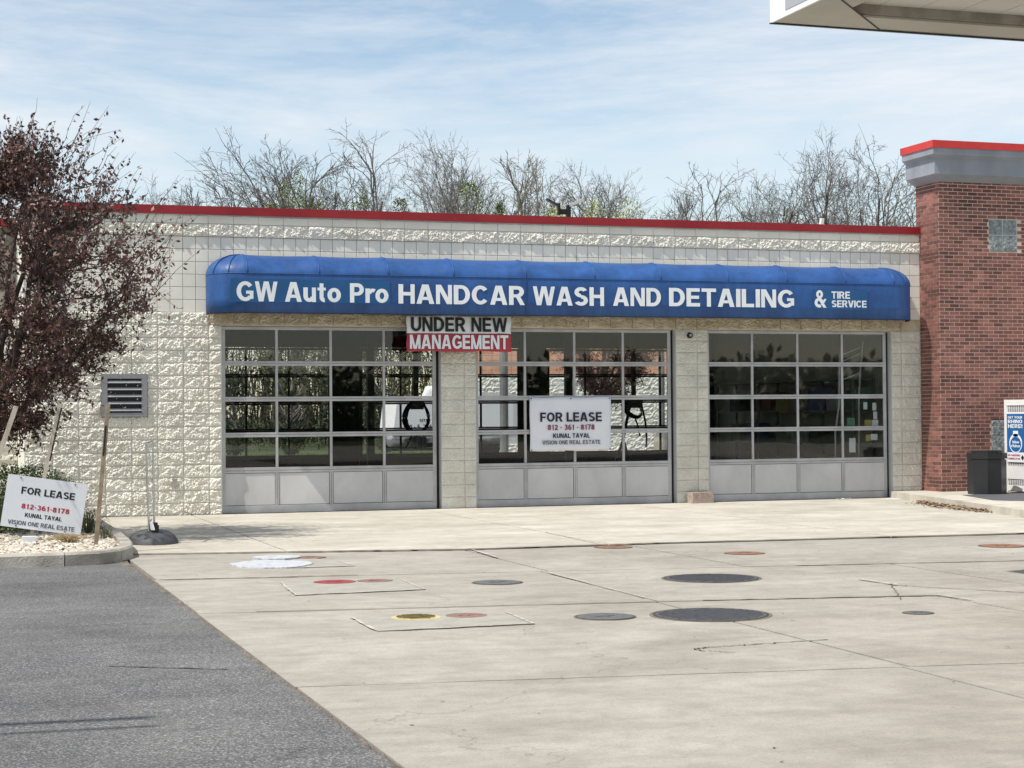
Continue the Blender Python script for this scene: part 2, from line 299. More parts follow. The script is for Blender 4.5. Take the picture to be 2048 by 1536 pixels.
def cracks(m, scale, dark, wd, off):
    nt = m.node_tree; N = nt.nodes; L = nt.links; b = N['Principled BSDF']; src = b.inputs['Base Color'].links[0].from_socket
    g = N.new('ShaderNodeNewGeometry'); n = N.new('ShaderNodeTexNoise'); n.inputs['Scale'].default_value = 1.7; n.inputs['Detail'].default_value = 8; L.new(g.outputs['Position'], n.inputs['Vector'])
    a = N.new('ShaderNodeVectorMath'); a.operation = 'MULTIPLY_ADD'; a.inputs[1].default_value = (1.4,1.4,0); L.new(n.outputs['Color'], a.inputs[0]); L.new(g.outputs['Position'], a.inputs[2])
    v = N.new('ShaderNodeTexVoronoi'); v.feature = 'DISTANCE_TO_EDGE'; v.voronoi_dimensions = '2D'; v.inputs['Scale'].default_value = scale; L.new(a.outputs[0], v.inputs['Vector'])
    r = N.new('ShaderNodeMapRange'); r.inputs[1].default_value = 0; r.inputs[2].default_value = wd; r.inputs[3].default_value = dark; r.inputs[4].default_value = 1; L.new(v.outputs['Distance'], r.inputs[0])
    x = N.new('ShaderNodeVectorMath'); x.operation = 'SCALE'; L.new(src, x.inputs[0]); L.new(r.outputs[0], x.inputs['Scale']); L.new(x.outputs[0], b.inputs['Base Color'])
cracks(m_conc, .16, .72, .0022, 0); cracks(m_apron, .2, .75, .0022, 3); cracks(m_asph, .22, .6, .003, 5)
# ------------------------------------------------------------------ ground
struct('ground', MB().box(-1500, 1500, -800, 2200, -1, -.12), m_grass)
def lrp(a, b, t): return a+(b-a)*t
def polyy(pts, x):
    if x <= pts[0][0]: return pts[0][1]+(x-pts[0][0])*(pts[1][1]-pts[0][1])/(pts[1][0]-pts[0][0])
    for (x0,y0),(x1,y1) in zip(pts, pts[1:]):
        if x <= x1: return y0+(y1-y0)*(x-x0)/(x1-x0)
    (x0,y0),(x1,y1) = pts[-2:]; return y1+(x-x1)*(y1-y0)/(x1-x0)
struct('joint_bed', MB().box(-2.42, 40, -60, -.02, -.11, -.045), m_joint)
ROW = [[(-3,-.03),(14,-.03)], [(-2.2,-7.75),(1.55,-8.62),(3.2,-8.2),(8.8,-8.97)], [(-2.3,-11.02),(1.96,-11.70),(6.46,-12.43)], [(-2,-14.15),(1.72,-14.74),(3.73,-15.13)],
       [(-2,-18.2),(4,-19.1)], [(-2,-22.2),(4,-23.2)], [(-2,-27),(4,-28)], [(-2,-34),(4,-35)], [(-2,-46),(4,-47)], [(-2,-59.5),(30,-59.5)]]
ROW[1] = [(-2.2,-7.75),(1.55,-8.62),(4.0,-8.62),(8.8,-8.95)]
COLX = [[-2.2,-.5,3.3,7.0,11.5,16,28,40], [-2.33,1.48,3.5,6.9,11.5,16,28,40], [-2.36,1.39,5.0,9,14,20,28,40], [-2.37,1.35,3.74,8,14,20,28,40]]+[[-2.36,1.3,5.2,9,14,20,28,40]]*5
def slab(name, r, x0, x1, g, z, m):
    top, bot = ROW[r], ROW[r+1]; n = 10
    up = [(lrp(x0+g,x1-g,i/n), polyy(top, lrp(x0+g,x1-g,i/n))-g*1.0+random.uniform(-.006,.006)) for i in range(n+1)]
    dn = [(lrp(x0+g,x1-g,i/n), polyy(bot, lrp(x0+g,x1-g,i/n))+g*1.0+random.uniform(-.006,.006)) for i in range(n+1)]
    struct(name, MB().prism(dn+up[::-1], -.10, z), m)
for r in range(9):
    cs = COLX[r]
    for i in range(len(cs)-1):
        slab('concrete_slab', r, cs[i], cs[i+1], .012 if r < 4 else .008, .012 if r == 0 else (0.0 + .001*((i*7+r*3) % 3)), m_apron if r == 0 else m_conc)
# pale chipped lips and hairline cracks
def ribbon(pts, w, z, jit=.012, n=16):
    mb = MB(); P = []
    for (a, b) in zip(pts, pts[1:]):
        for i in range(n): t = i/n; P.append((lrp(a[0],b[0],t)+random.uniform(-jit,jit)*.4, lrp(a[1],b[1],t)+random.uniform(-jit,jit)))
    P.append(pts[-1]); rows = []
    for i, q in enumerate(P):
        a = P[max(0,i-1)]; b = P[min(len(P)-1,i+1)]; d = Vector((b[0]-a[0], b[1]-a[1])).normalized(); nn = Vector((-d.y, d.x)); ww = w*random.uniform(.35,1)/2
        rows.append([(q[0]-nn.x*ww, q[1]-nn.y*ww, z), (q[0]+nn.x*ww, q[1]+nn.y*ww, z)])
    return mb.grid(rows)
for pts, w in [([(3.0,-8.72),(4,-8.72),(8.8,-9.04)], .025), ([(-2.25,-11.07),(-1,-11.27)], .05), ([(1.55,-8.72),(1.48,-9.9)], .05), ([(3.32,-6.2),(3.2,-8.5)], .05),
               ([(3.85,-13.6),(3.88,-14.25)], .05), ([(3.75,-15.1),(3.78,-15.6)], .05), ([(1.4,-11.8),(1.36,-14.4)], .022)]:
    struct('chipped_joint_edge', ribbon(pts, w, .0165), m_chip)
m_jd = mat('joint_shade_dirt', (.085,.075,.06), 1, (.20,.18,.15), 5, 5)  # dark joint lines, recess shade and dirt put into the colour
for pts, w in [([(-2.2,-7.82),(-.4,-8.21)],.07),([(-.4,-8.21),(1.55,-8.67),(4.0,-8.67),(8.8,-9.0),(11,-9.15)],.13),([(-2.3,-11.03),(-.4,-11.32)],.05),([(4.0,-12.05),(6.46,-12.44),(9,-12.9)],.06),([(1.75,-14.75),(3.73,-15.14)],.08),([(-1.9,-14.17),(1.75,-14.75)],.035)]:
    struct('joint_shade_dirt', ribbon(pts, w, .0170 if w > .12 or pts[0][1] > -8 else .0065, .012, 24), m_jd)
for pts, w in [([(3.86,-14.2),(4.2,-14.7),(4.6,-15.25)], .035), ([(.46,-17.6),(.44,-17.5),(.56,-17.44),(.9,-17.42),(1.5,-17.38)], .03), ([(.5,-17.6),(.62,-17.75)], .015),
               ([(2.9,-8.6),(3.1,-8.62)], .02), ([(3.9,-14.1),(3.3,-15.3)], .02)]:
    struct('crack', ribbon(pts, w*.8, .0055, .02), m_jd)
for q, z in [([(-1.35,-13.02),(-.17,-12.96),(-.13,-12.0),(-.45,-11.6),(-1.25,-11.75)], .006), ([(-1.30,-15.80),(-.10,-15.78),(-.05,-14.95),(-.45,-14.72),(-1.28,-14.85)], .007), ([(-.86,-10.25),(-.2,-10.28),(-.2,-9.6),(-.42,-9.05),(-.86,-8.95)], .005)]:
    struct('repair_patch', MB().prism(q, -.02, z), m_patch)
    struct('chipped_joint_edge', ribbon([q[-1], q[0], q[1], q[2]], .040, z+.004, .016, 10), m_chip)
def blob(cx, cy, rx, ry, n=40, amp=.12, seed=0):
    return [(cx+rx*math.cos(2*math.pi*i/n)*(1+amp*noise.noise((3*math.cos(6.28*i/n)+seed,3*math.sin(6.28*i/n),seed))*2), cy+ry*math.sin(2*math.pi*i/n)*(1+amp*noise.noise((3*math.cos(6.28*i/n),3*math.sin(6.28*i/n)+seed,5))*2)) for i in range(n)]
struct('painted_pad', MB().prism(blob(-.97,-9.75,.42,.50,48,.10,2), -.02, .014), m_wpatch)
struct('painted_pad', MB().prism(blob(-.78,-9.0,.26,.25,30,.1,7), -.02, .024), m_wpatch)
# asphalt
edge = [(-2.362+.03*noise.noise((i*.31,0,0))+.02*noise.noise((i*1.3,3,0))+random.uniform(-.004,.004), -8.35-i*.1) for i in range(0, 520)]
struct('asphalt', MB().prism([(-400,-500),(edge[-1][0],-500)]+[e for e in edge[::-1]]+[(-2.36,-8.2),(-2.36,-7.0),(-400,-7.0)], -.11, -.004), m_asph)
struct('crack', ribbon([(-3.3,-16.85),(-2.62,-17.28)], .03, .0008, .01), m_joint)
# dirt along the asphalt edge (crumbs)
V=[];Q=[]
for i in range(1100):
    y=-8.3-random.random()**1.3*14; x=-2.372-abs(random.gauss(0,.014 if y<-9.9 else .05)); s=random.uniform(.004,.012); n=len(V)
    V += [(x-s,y-s,-.004),(x+s,y-s*.6,-.004),(x+s*.3,y+s,-.004),(x,y,s*.9)]; Q += [(n,n+1,n+3),(n+1,n+2,n+3),(n+2,n,n+3)]
link('edge_debris', fastmesh('edge_debris', np.array(V), np.array(Q), m_dirt), kind='stuff')
V=[];Q=[]
for i in range(260):
    x=random.uniform(-2.2,9); y=random.uniform(-21.5,-1.0); s_=random.uniform(.006,.022); a=random.random()*6.3; c_,sn_=math.cos(a)*s_,math.sin(a)*s_; n=len(V); z=.0125 if y>-8 else .003
    V += [(x-c_,y-sn_,z),(x+sn_*.5,y-c_*.5,z+.002),(x+c_,y+sn_,z+.004),(x-sn_*.5,y+c_*.5,z+.003)]; Q += [(n,n+1,n+2,n+3)]
link('scattered_bits', fastmesh('scattered_bits', np.array(V), np.array(Q), m_dirt), kind='stuff')
struct('rear_lot', MB().box(-40, 60, 8.9, 44, -.11, -.03), m_asph)
# side walk with kerb
wk = [(12.13,-.02),(12.13,-.22),(12.10,-.38),(12.02,-.55),(11.9,-1.05),(11.62,-2.4),(11.12,-4.4),(10.6,-6.6),(10.2,-8.2),(40,-8.2),(40,-.02)]
struct('pavement', MB().prism(wk[::1], -.1, .128), m_walk)

# ------------------------------------------------------------------ planting island with kerb
curb_o = [(-2.12,-.1),(-2.12,-5.4),(-2.16,-7.2),(-2.24,-8.1),(-2.42,-8.62),(-2.68,-8.93),(-3.05,-9.02),(-3.7,-9.0),(-5,-9.0),(-9,-9.0)]
def offs(pts, d):
    r = []
    for i, q in enumerate(pts):
        a = pts[max(0,i-1)]; b = pts[min(len(pts)-1,i+1)]; t = Vector((b[0]-a[0], b[1]-a[1])).normalized(); r.append((q[0]+t.y*d, q[1]-t.x*d))
    return r
ci = offs(curb_o, .15)
cuts = [0, 1, 2, 4, 6, 8, 9]
def sub(a, b, t): return (lrp(a[0],b[0],t), lrp(a[1],b[1],t))
for i0, i1 in zip(cuts, cuts[1:]):
    oo = curb_o[i0:i1+1]; ii = ci[i0:i1+1]; rows = []
    for k, (a, b) in enumerate(zip(oo, ii)):
        if k == 0: a, b = sub(a, oo[1], .012), sub(b, ii[1], .012)
        if k == len(oo)-1: a, b = sub(a, oo[-2], .012), sub(b, ii[-2], .012)
        rows.append([(a[0],a[1],-.05), (a[0],a[1],.115), (sub(a,b,.16)[0],sub(a,b,.16)[1],.138), (b[0],b[1],.140), (b[0],b[1],-.05)])
    mb = MB().grid(rows); k = len(mb.v); mb.f += [(0,1,2,3,4), (k-1,k-2,k-3,k-4,k-5)]
    struct('kerb_stone', mb, m_curb)
m_soil = mat('bed_soil', (.10,.08,.06), 1, (.20,.17,.13), 8, bump=.6)
struct('planting_bed', MB().prism([(p[0]+.02 if i<2 else p[0], p[1]) for i, p in enumerate(offs(curb_o,.13))][::-1]+[(-9,-.0)], -.1, .085) if False else MB().prism([(-9,-8.85),(-3.05,-8.87),(-2.75,-8.8),(-2.54,-8.55),(-2.38,-8.06),(-2.3,-7.2),(-2.26,-5.4),(-2.26,-.04),(-9,-.04)], -.1, .085), m_soil)
# pebbles
m_peb = mat('pebbles', (.36,.31,.24), .8, (.62,.57,.49), 9, 2, rnd=.3, lo=.4, hi=.6)
ico_v = np.array([(0,0,1),(1,0,0),(0,1,0),(-1,0,0),(0,-1,0),(.7,.7,.5),(-.7,.7,.5),(-.7,-.7,.5),(.7,-.7,.5)], float)
ico_f = np.array([(0,8,5),(0,5,6),(0,6,7),(0,7,8),(8,1,5),(5,2,6),(6,3,7),(7,4,8)])
V=[];Q=[]; nv=0
for i in range(5200):
    x = -2.33-abs(random.random())**1.0*2.6; y = random.uniform(-8.83,-4.5) if random.random()<.88 else random.uniform(-4.5,-.2)
    if x > -2.42 and y < -7.6 or (x > -2.75 and y < -8.5) : continue
    s = random.uniform(.018,.042); a = random.random()*6.28; c, sn = math.cos(a), math.sin(a)
    p = ico_v*np.array([s, s*random.uniform(.6,.9), s*random.uniform(.5,.8)]); p = np.stack([p[:,0]*c-p[:,1]*sn+x, p[:,0]*sn+p[:,1]*c+y, p[:,2]+.083+random.uniform(0,.02)],1)
    V.append(p); Q.append(ico_f+nv); nv += len(p)
link('pebble_gravel', fastmesh('pebble_gravel', np.concatenate(V), np.concatenate(Q), m_peb), kind='stuff')

# ------------------------------------------------------------------ car wash building
B = .4064; R_ = .2032
bld = empty('car_wash_building', 'long low cream block car wash with three glazed bay doors and a red coping', 'building', (0,0,0))
def splitmesh(w, h, seed, amp=.036, nx=26, nz=13, m=m_split):
    mb = MB(); P = []
    for j in range(nz+1):
        row = []
        for i in range(nx+1):
            u, v = i/nx, j/nz; e = min(u*w, (1-u)*w, v*h, (1-v)*h)
            x = (u-.5)*w; z = (v-.5)*h
            if 0 < i < nx and 0 < j < nz: x += random.uniform(-.3,.3)*w/nx; z += random.uniform(-.3,.3)*h/nz
            q = Vector((x*13+z*6+seed*7.3, seed*3.1, z*13-x*5)); q2 = Vector((x*38+z*18+seed*5.3, seed*1.7, z*38-x*16))
            d = .50+.45*noise.noise(q)+.55*noise.noise(q*.33)+.62*noise.noise(q2)+.20*random.uniform(-1,1)
            row.append((x, -amp*d*min(1, .38+e/.04) - .002, z))
        P.append(row)
    mb.grid(P)
    n = len(mb.v); b = [(-w/2,.02,-h/2),(w/2,.02,-h/2),(w/2,.02,h/2),(-w/2,.02,h/2)]; mb.v += b
    bot = list(range(0,nx+1)); top = [nz*(nx+1)+i for i in range(nx+1)]; lf = [j*(nx+1) for j in range(nz+1)]; rg = [j*(nx+1)+nx for j in range(nz+1)]
    mb.f += [tuple([n, n+1]+bot[::-1]), tuple([n+2, n+3]+top), tuple([n+3, n]+lf), tuple([n+1, n+2]+rg[::-1])]
    return mb.mesh('split_face_block', m)
SF = [splitmesh(B-.006, R_-.006, s) for s in range(14)]
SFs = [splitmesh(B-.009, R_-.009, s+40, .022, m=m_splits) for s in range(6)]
SH = [splitmesh(R_-.006, R_-.006, s+20, .038, 8, 8) for s in range(5)]
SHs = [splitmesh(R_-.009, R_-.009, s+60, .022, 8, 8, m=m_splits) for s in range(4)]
SL = [splitmesh(B-.010, R_-.010, s+80, .02, m=m_lintel) for s in range(6)]
def put(me, name, x, z, parent=bld, y=0.0, flip=True):
    o = link(name, me, parent, (x, y, z))
    if flip and random.random() < .5: o.rotation_euler[1] = math.pi
    return o
for r in range(16):
    for k in range(7): put(random.choice(SF), 'split_face_block', -R_-B*(k+.5), (r+.5)*R_)
for r in range(15): put(random.choice(SH), 'split_face_block', -R_/2, (r+.5)*R_)
for k in range(32): put(random.choice(SL), 'split_face_block', -R_+B*(k+.5), 15.5*R_, label='brown lintel block under the awning') if False else put(random.choice(SL), 'split_face_block', -R_+B*(k+.5), 15.5*R_)
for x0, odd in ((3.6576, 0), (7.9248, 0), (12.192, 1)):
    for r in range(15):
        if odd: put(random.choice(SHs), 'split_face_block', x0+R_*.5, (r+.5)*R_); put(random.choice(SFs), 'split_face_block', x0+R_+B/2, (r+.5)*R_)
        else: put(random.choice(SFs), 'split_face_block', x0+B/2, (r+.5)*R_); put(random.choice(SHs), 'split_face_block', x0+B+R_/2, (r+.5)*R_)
for k in range(39): put(random.choice(SF), 'split_face_block', -R_-7*B+B*(k+.5), 22.5*R_, y=-.012)
sm = MB()
for i in (0, 1): sm.bevbox(-B/2+.004+i*R_, -B/2+R_-.004+i*R_, 0, .02, -R_/2+.004, R_/2-.004, .003)
sm = sm.mesh('smooth_block', m_smooth)
capm = MB().bevbox(-B/2+.003, B/2-.003, 0, .02, -.062, .062, .003).mesh('smooth_block', m_smooth)
for r in range(16, 22):
    for k in range(39):
        x = -R_-7*B+B*(k+.5)
        if r < 20 and .35 < x < 12.0: continue
        put(sm, 'smooth_block', x, (r+.5)*R_, flip=False)
for k in range(39): put(capm, 'smooth_block', -R_-7*B+B*(k+.5), 23*R_+.067, flip=False)
X0, X1 = -R_-7*B, 12.802
core = MB()
core.box(X0+.004, -.001, .002, .2, 0, 3.2512)
core.box(X0+.004, X1, .0121, .2, 3.2512, 4.80)
for a in (3.6586, 7.9258, 12.193): core.box(a, a+.6076, .007, .2, 0, 3.05)
core.box(.0, 12.8, .012, .2, 3.05, 3.2512)
core.build('wall_core', m_mortlight, bld)
# dark recessed joints of the smooth field
MB().box(X0+.006, X1-.004, .0095, .0118, 3.2512, 4.70).build('wall_joint', m_mortar, bld)
# reveals (jambs) painted
for a in (3.6576, 7.9248, 12.192): MB().box(a-.004, a-.0005, .004, .2, 0, 3.05).build('door_jamb', m_flash, bld)
# side wall left return and rear body
sw = MB(); sw.box(X0, X0+.2, .012, 8.6, 0, 4.8); sw.box(12.6, 12.8, .21, 8.6, 0, 4.8); sw.build('side_wall', m_mortlight, bld)
MB().box(X0-.012, X0-.0005, -.004, 2.29, 0, 4.8).build('side_wall', m_smooth, bld)
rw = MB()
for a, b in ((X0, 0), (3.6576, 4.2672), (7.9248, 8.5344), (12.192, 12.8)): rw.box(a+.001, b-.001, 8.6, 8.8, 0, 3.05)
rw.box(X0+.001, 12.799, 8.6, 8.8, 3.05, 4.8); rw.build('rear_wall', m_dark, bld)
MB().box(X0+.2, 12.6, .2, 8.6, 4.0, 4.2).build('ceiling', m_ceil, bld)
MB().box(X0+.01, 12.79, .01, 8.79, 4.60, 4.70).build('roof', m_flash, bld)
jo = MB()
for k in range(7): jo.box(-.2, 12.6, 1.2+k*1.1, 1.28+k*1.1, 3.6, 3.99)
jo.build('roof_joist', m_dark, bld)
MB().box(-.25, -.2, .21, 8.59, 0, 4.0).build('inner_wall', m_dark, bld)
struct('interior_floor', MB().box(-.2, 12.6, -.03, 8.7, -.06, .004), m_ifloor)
# coping in lengths
xs = [X0-.03, 1.28, 4.3, 7.4, 10.4, 12.83]; 
for a, b in zip(xs, xs[1:]):
    mb = MB(); mb.box(a+.001, b-.001, -.050, .26, 4.835, 4.955); mb.box(a+.001, b-.001, -.062, -.049, 4.818, 4.842)
    mb.build('roof_coping', m_red, bld)
MB().box(X0-.005, 12.82, -.034, -.004, 4.805, 4.834).build('coping_flashing', m_flash, bld)

# garage doors
def garage_door(x0, y, rear=False):
    d = empty('garage_door', '', ''); del d['label']; del d['category']
    d.parent = bld; d.location = (0,0,0)
    fm = m_idoor if rear else m_alum; pm = m_idoor if rear else m_panel
    xa = x0+.015; W = 3.59 if not rear else 3.64; cw = W/4; zs = [.70, 1.28, 1.86, 2.44]; top = 3.03
    for i, z in enumerate(zs):
        MB().bevbox(xa, xa+W, y, y+.045, z-.040, z-.002, .003).build('rail', fm, d)
        MB().bevbox(xa, xa+W, y, y+.045, z+.002, z+.036 if i else z+.05, .003).build('rail', fm, d)
    MB().bevbox(xa, xa+W, y, y+.045, 2.985, top, .003).build('rail', fm, d)
    MB().bevbox(xa, xa+W, y, y+.045, .012, .135, .003).build('bottom_rail', fm, d)
    MB().box(xa, xa+W, y+.01, y+.04, -.0, .012).build('bottom_seal', m_seal, d)
    for k in (0, 4):
        c = xa+k*cw+(.030 if k == 0 else -.030)
        MB().bevbox(c-.030, c+.030, y+.002, y+.044, .136, 2.984, .003).build('stile', fm, d)
    bounds = [(.75,1.24),(1.316,1.82),(1.896,2.40),(2.476,2.985)]
    for k in (1, 2, 3):
        c = xa+k*cw
        for (a, b) in bounds: MB().bevbox(c-.021, c+.021, y+.003, y+.043, a, b, .003).build('mullion', fm, d)
        MB().bevbox(c-.030, c-.002, y+.002, y+.044, .136, .66, .003).build('mullion', fm, d)
        MB().bevbox(c+.002, c+.030, y+.002, y+.044, .136, .66, .003).build('mullion', fm, d)
    gm = MB().box(-cw/2+.012, cw/2-.012, 0, .006, -.27, .27).mesh('pane', m_glass)
    for k in range(4):
        for i, (a, b) in enumerate(bounds):
            o = link('pane', gm, d, (xa+(k+.5)*cw, y+.02, (a+b)/2)); o.rotation_euler = (random.uniform(-.002,.002), 0, random.uniform(-.003,.003))
    MB().box(xa+.04, xa+W-.04, y+.026, y+.034, .12, .70).build('panel_backing', m_seal, d)
    pmsh = MB().bevbox(-cw/2+.036, cw/2-.036, 0, .012, -.256, .256, .002).mesh('panel', pm)
    for k in range(4): link('panel', pmsh, d, (xa+(k+.5)*cw, y+.010, .398))
    return d
for x0 in (0, 4.2672, 8.5344):
    garage_door(x0, .10)
    MB().box(x0+3.608, x0+3.648, .13, .18, 0, 3.05).build('door_seal', m_seal, bld)
    MB().box(x0, x0+3.65, .12, .19, 3.03, 3.0499).build('door_header', m_flash, bld)
    MB().box(x0+.0005, x0+.012, .02, .19, 0, 3.03).build('door_jamb', m_flash, bld)
    garage_door(x0, 8.62, True)
# louvre vent
v = MB(); v.box(-1.885,-1.185,-.055,-.0325,2.19,2.25); v.box(-1.885,-1.185,-.055,-.0325,1.59,1.65); v.box(-1.885,-1.80,-.056,-.0325,1.65,2.19); v.box(-1.27,-1.185,-.056,-.0325,1.65,2.19); v.box(-1.9,-1.17,-.0320,-.008,1.575,2.265)
vo = v.build('louvre_vent', mat('vent_metal', (.25,.255,.27), .5, (.30,.30,.315), 5, metal=.2), bld)
MB().box(-1.80,-1.27,-.0335,-.0325,1.65,2.19).build('vent_backing', m_black, vo)
for k in range(5):
    MB().obox((-1.535,-.046,1.70+k*.11),(.263,0,0),(0,.018,.022),(0,.002,-.0016)).build('slat', bpy.data.materials['vent_metal'], vo)
# small fittings
e = MB().box(-2.62,-2.48,-.075,-.03,.60,.74).build('utility_box', mat('old_box', (.28,.26,.23), .7, (.4,.38,.34), 20), bld)
MB().box(-.80,-.72,-.04,-.028,.46,.60).build('capped_outlet', bpy.data.materials['old_box'], bld)
dc = MB(); 
n0 = 20
pts = [(8.19+.055*math.cos(2*math.pi*i/n0), 2.94+.055*math.sin(2*math.pi*i/n0)) for i in range(n0)]
dcam = empty('dome_camera', 'small round black camera on the block pier between the middle and right doors', 'camera', (8.19,-.02,2.94))
mb = MB(); n=0
mb.v = [(x,-.005,z) for x,z in pts]+[(8.19+(x-8.19)*.8,-.05,2.94+(z-2.94)*.8) for x,z in pts]
mb.f = [tuple(range(n0,2*n0))]+[(i,(i+1)%n0,n0+(i+1)%n0,n0+i) for i in range(n0)]
mb.build('housing', m_black, dcam); MB().box(8.172,8.208,-.054,-.0495,2.922,2.958).build('lens', m_flash, dcam)

# left wing set back behind the crab apple
wing = empty('side_wing', 'set back block wing behind the purple tree, orange band above white blocks', 'building', (-7,2.3,0))
m_or = mat('orange_block', (.74,.38,.25), .85, (.80,.45,.31), 3, bump=.1, rnd=.04)
def rough_wall(name, x0, x1, y, z0, z1, parent, seed):
    mb = MB(); nx = int((x1-x0)/.1); nz = int((z1-z0)/.0677); P = []
    for j in range(nz+1):
        P.append([(lrp(x0,x1,i/nx), y-.035*(noise.noise((i*.9+seed, j*.9, seed))+.5*noise.noise((i*2.1, j*2.3+seed, 3)))-(0 if j % 3 else -.04), lrp(z0,z1,j/nz)) for i in range(nx+1)])
    return mb.grid(P).build(name, m_split, parent)
rough_wall('block_wall', -16, X0-.02, 2.30, 0, 3.25, wing, 5)
mb = MB().box(-16, X0-.02, 2.42, 2.6, 0, 4.8); mb.build('wall_core', m_mortar, wing)
ob = MB().bevbox(-.197,.197,0,.03,-.097,.097,.004).mesh('block', m_or)
for r in range(7):
    for k in range(16): link('block', ob, wing, (X0-.3-k*.4064, 2.30, 3.25+.1016+r*.2032-.0))
MB().box(-16, X0-.03, 2.22, 2.65, 4.80, 4.93).build('roof_coping', m_red, wing)

# ------------------------------------------------------------------ awning
awn = empty('awning', 'long blue barrel awning with white lettering above the three bay doors', 'awning', (0,-.3,3.2))
xl, xr, yf, rc = -.25, 12.47, -.62, .57
ribs = [.359,1.473,2.616,3.719,4.963,6.186,7.396,8.655,9.782,10.935,11.9]
def plan(n_arc=10):
    pts = []                       # (x,y,nx,ny,sag)
    for i in range(n_arc+1):
        a = math.pi-(math.pi/2)*i/n_arc; c = (xl+rc, yf+rc)
        t = (i/n_arc*3) % 1; pts.append((c[0]+rc*math.cos(a), c[1]-rc*math.sin(a), math.cos(a), -math.sin(a), .35*math.sin(math.pi*t)))
    allx = []
    r2 = [xl+rc]+ribs[1:]
    for a, b in zip(r2, r2[1:]):
        for i in range(1, 11): allx.append((lrp(a,b,i/10), math.sin(math.pi*i/10)))
    for x, s in allx: pts.append((x, yf, 0, -1, s))
    for i in range(1, n_arc+1):
        a = math.pi/2-(math.pi/2)*i/n_arc; c = (xr-rc, yf+rc)
        t = (i/n_arc*3) % 1; pts.append((c[0]+rc*math.cos(a), c[1]-rc*math.sin(a), math.cos(a), -math.sin(a), .35*math.sin(math.pi*t)))
    return pts
PL = plan()
def prof(s):
    pr = [(0, 3.225), (0, 3.45), (0, 3.65), (0, 3.845)]
    for i in range(1, 10):
        a = math.pi/2*i/9; g = math.sin(math.pi*min(1,i/9))*.045*s
        pr.append((.53*(1-math.cos(a))+g*math.cos(a), 3.845+.335*math.sin(a)-g-.012*s*math.sin(a)))
    return pr
P = []
for (x, y, nx, ny, s) in PL: P.append([(x-nx*o, y-ny*o, z) for o, z in prof(s)])
P = [list(r) for r in P]
fab = MB().grid(P).build('fabric', m_blue, awn, smooth=True)
md = fab.modifiers.new('Solidify', 'SOLIDIFY'); md.thickness = .006; md.offset = 0
def at_x(xx): return min(PL, key=lambda p: abs(p[0]-xx) if abs(p[3]+1) < .02 else 99)
for i, rx in enumerate(ribs):
    if i == 0: rx = xl+rc
    pt = [(rx, yf+o-.004, z+.003) for o, z in prof(0)[3:]]
    if i == 4: pt = [(rx, yf-.003, 3.23)]+pt
    MB().tube(pt, .010, 5).build('rib', m_blue, awn, smooth=True)
for k in (1, 2):
    for sgn in (0, 1):
        a = math.pi/2*k/3; c = (xl+rc, yf+rc) if sgn == 0 else (xr-rc, yf+rc); nx = -math.cos(a) if sgn == 0 else math.cos(a); ny = -math.sin(a)
        MB().tube([(c[0]+nx*(rc-o+.003), c[1]+ny*(rc-o+.003), z+.003) for o, z in prof(0)[3:]], .009, 5).build('rib', m_blue, awn, smooth=True)
MB().tube([(x+nx*.003, y+ny*.003, 3.845) for x,y,nx,ny,s in PL], .008, 5).build('piping', m_blue, awn, smooth=True)
MB().tube([(x-nx*.012, y-ny*.012, 3.225) for x,y,nx,ny,s in PL], .014, 5).build('bottom_bar', m_navy, awn)
fr = MB()
for rx in ribs: fr.tube([(rx, yf+.02, 3.24), (rx, -.04, 3.26)], .012, 5)
fr.build('frame_bar', m_flash, awn)
yt = yf-.009
MB().box(.045,2.636,yt-.0015,yt,3.385,3.752).build('lettering_patch', m_bluep, awn)
MB().box(10.278,11.357,yt-.0015,yt,3.388,3.732).build('lettering_patch', m_bluep, awn)
AX = ((1,0,0),(0,0,1))
for w_, a, b, z0, z1 in [('GW',.145,.796,3.398,3.715),('Auto',.916,1.824,3.398,3.712),('Pro',1.972,2.609,3.398,3.71),('HANDCAR',2.776,4.942,3.392,3.708),('WASH',5.083,6.348,3.394,3.708),
        ('AND',6.511,7.388,3.400,3.712),('DETAILING',7.536,9.908,3.406,3.72),('&',10.308,10.543,3.415,3.722),('TIRE',10.642,11.008,3.578,3.704),('SERVICE',10.642,11.337,3.426,3.548)]:
    letters('lettering', w_, (a, yt, z0), *AX, b-a, z1-z0, (0,-1,0), m_white, awn, .002)

# ------------------------------------------------------------------ banners on the building
def cloth(x0, x1, z0, z1, y, amp, m, parent, name, seed=0, nx=26, nz=14):
    P = []
    for j in range(nz+1):
        row = []
        for i in range(nx+1):
            u = i/nx; v = j/nz
            row.append((lrp(x0,x1,u)+.006*math.sin(v*7+seed)*(1 if u > .5 else -1)*abs(u-.5)*2, y+amp*noise.noise((u*4+seed,v*2,seed))-.0, lrp(z0,z1,v)+.006*math.sin(u*math.pi*4+seed)*(1-v*.2)))
        P.append(row)
    o = MB().grid(P).build(name, m, parent, smooth=True)
    md = o.modifiers.new('Solidify','SOLIDIFY'); md.thickness = .003; md.offset = 1
    return o
bn = empty('management_banner', 'white and red UNDER NEW MANAGEMENT banner hanging below the blue awning', 'banner', (3.88,-.35,2.63))
cloth(2.98,4.785,2.925,3.218,-.35,.010,m_white,bn,'upper_half',3); cloth(2.98,4.785,2.628,2.9235,-.35,.010,mat('banner_red',(.38,.035,.055),.6,(.44,.05,.07),3),bn,'lower_half',5)
letters('lettering','UNDER NEW',(3.05,-.372,2.955),*AX,1.66,.235,(0,-1,0),m_black,bn)
letters('lettering','MANAGEMENT',(3.03,-.372,2.668),*AX,1.70,.232,(0,-1,0),m_white,bn)
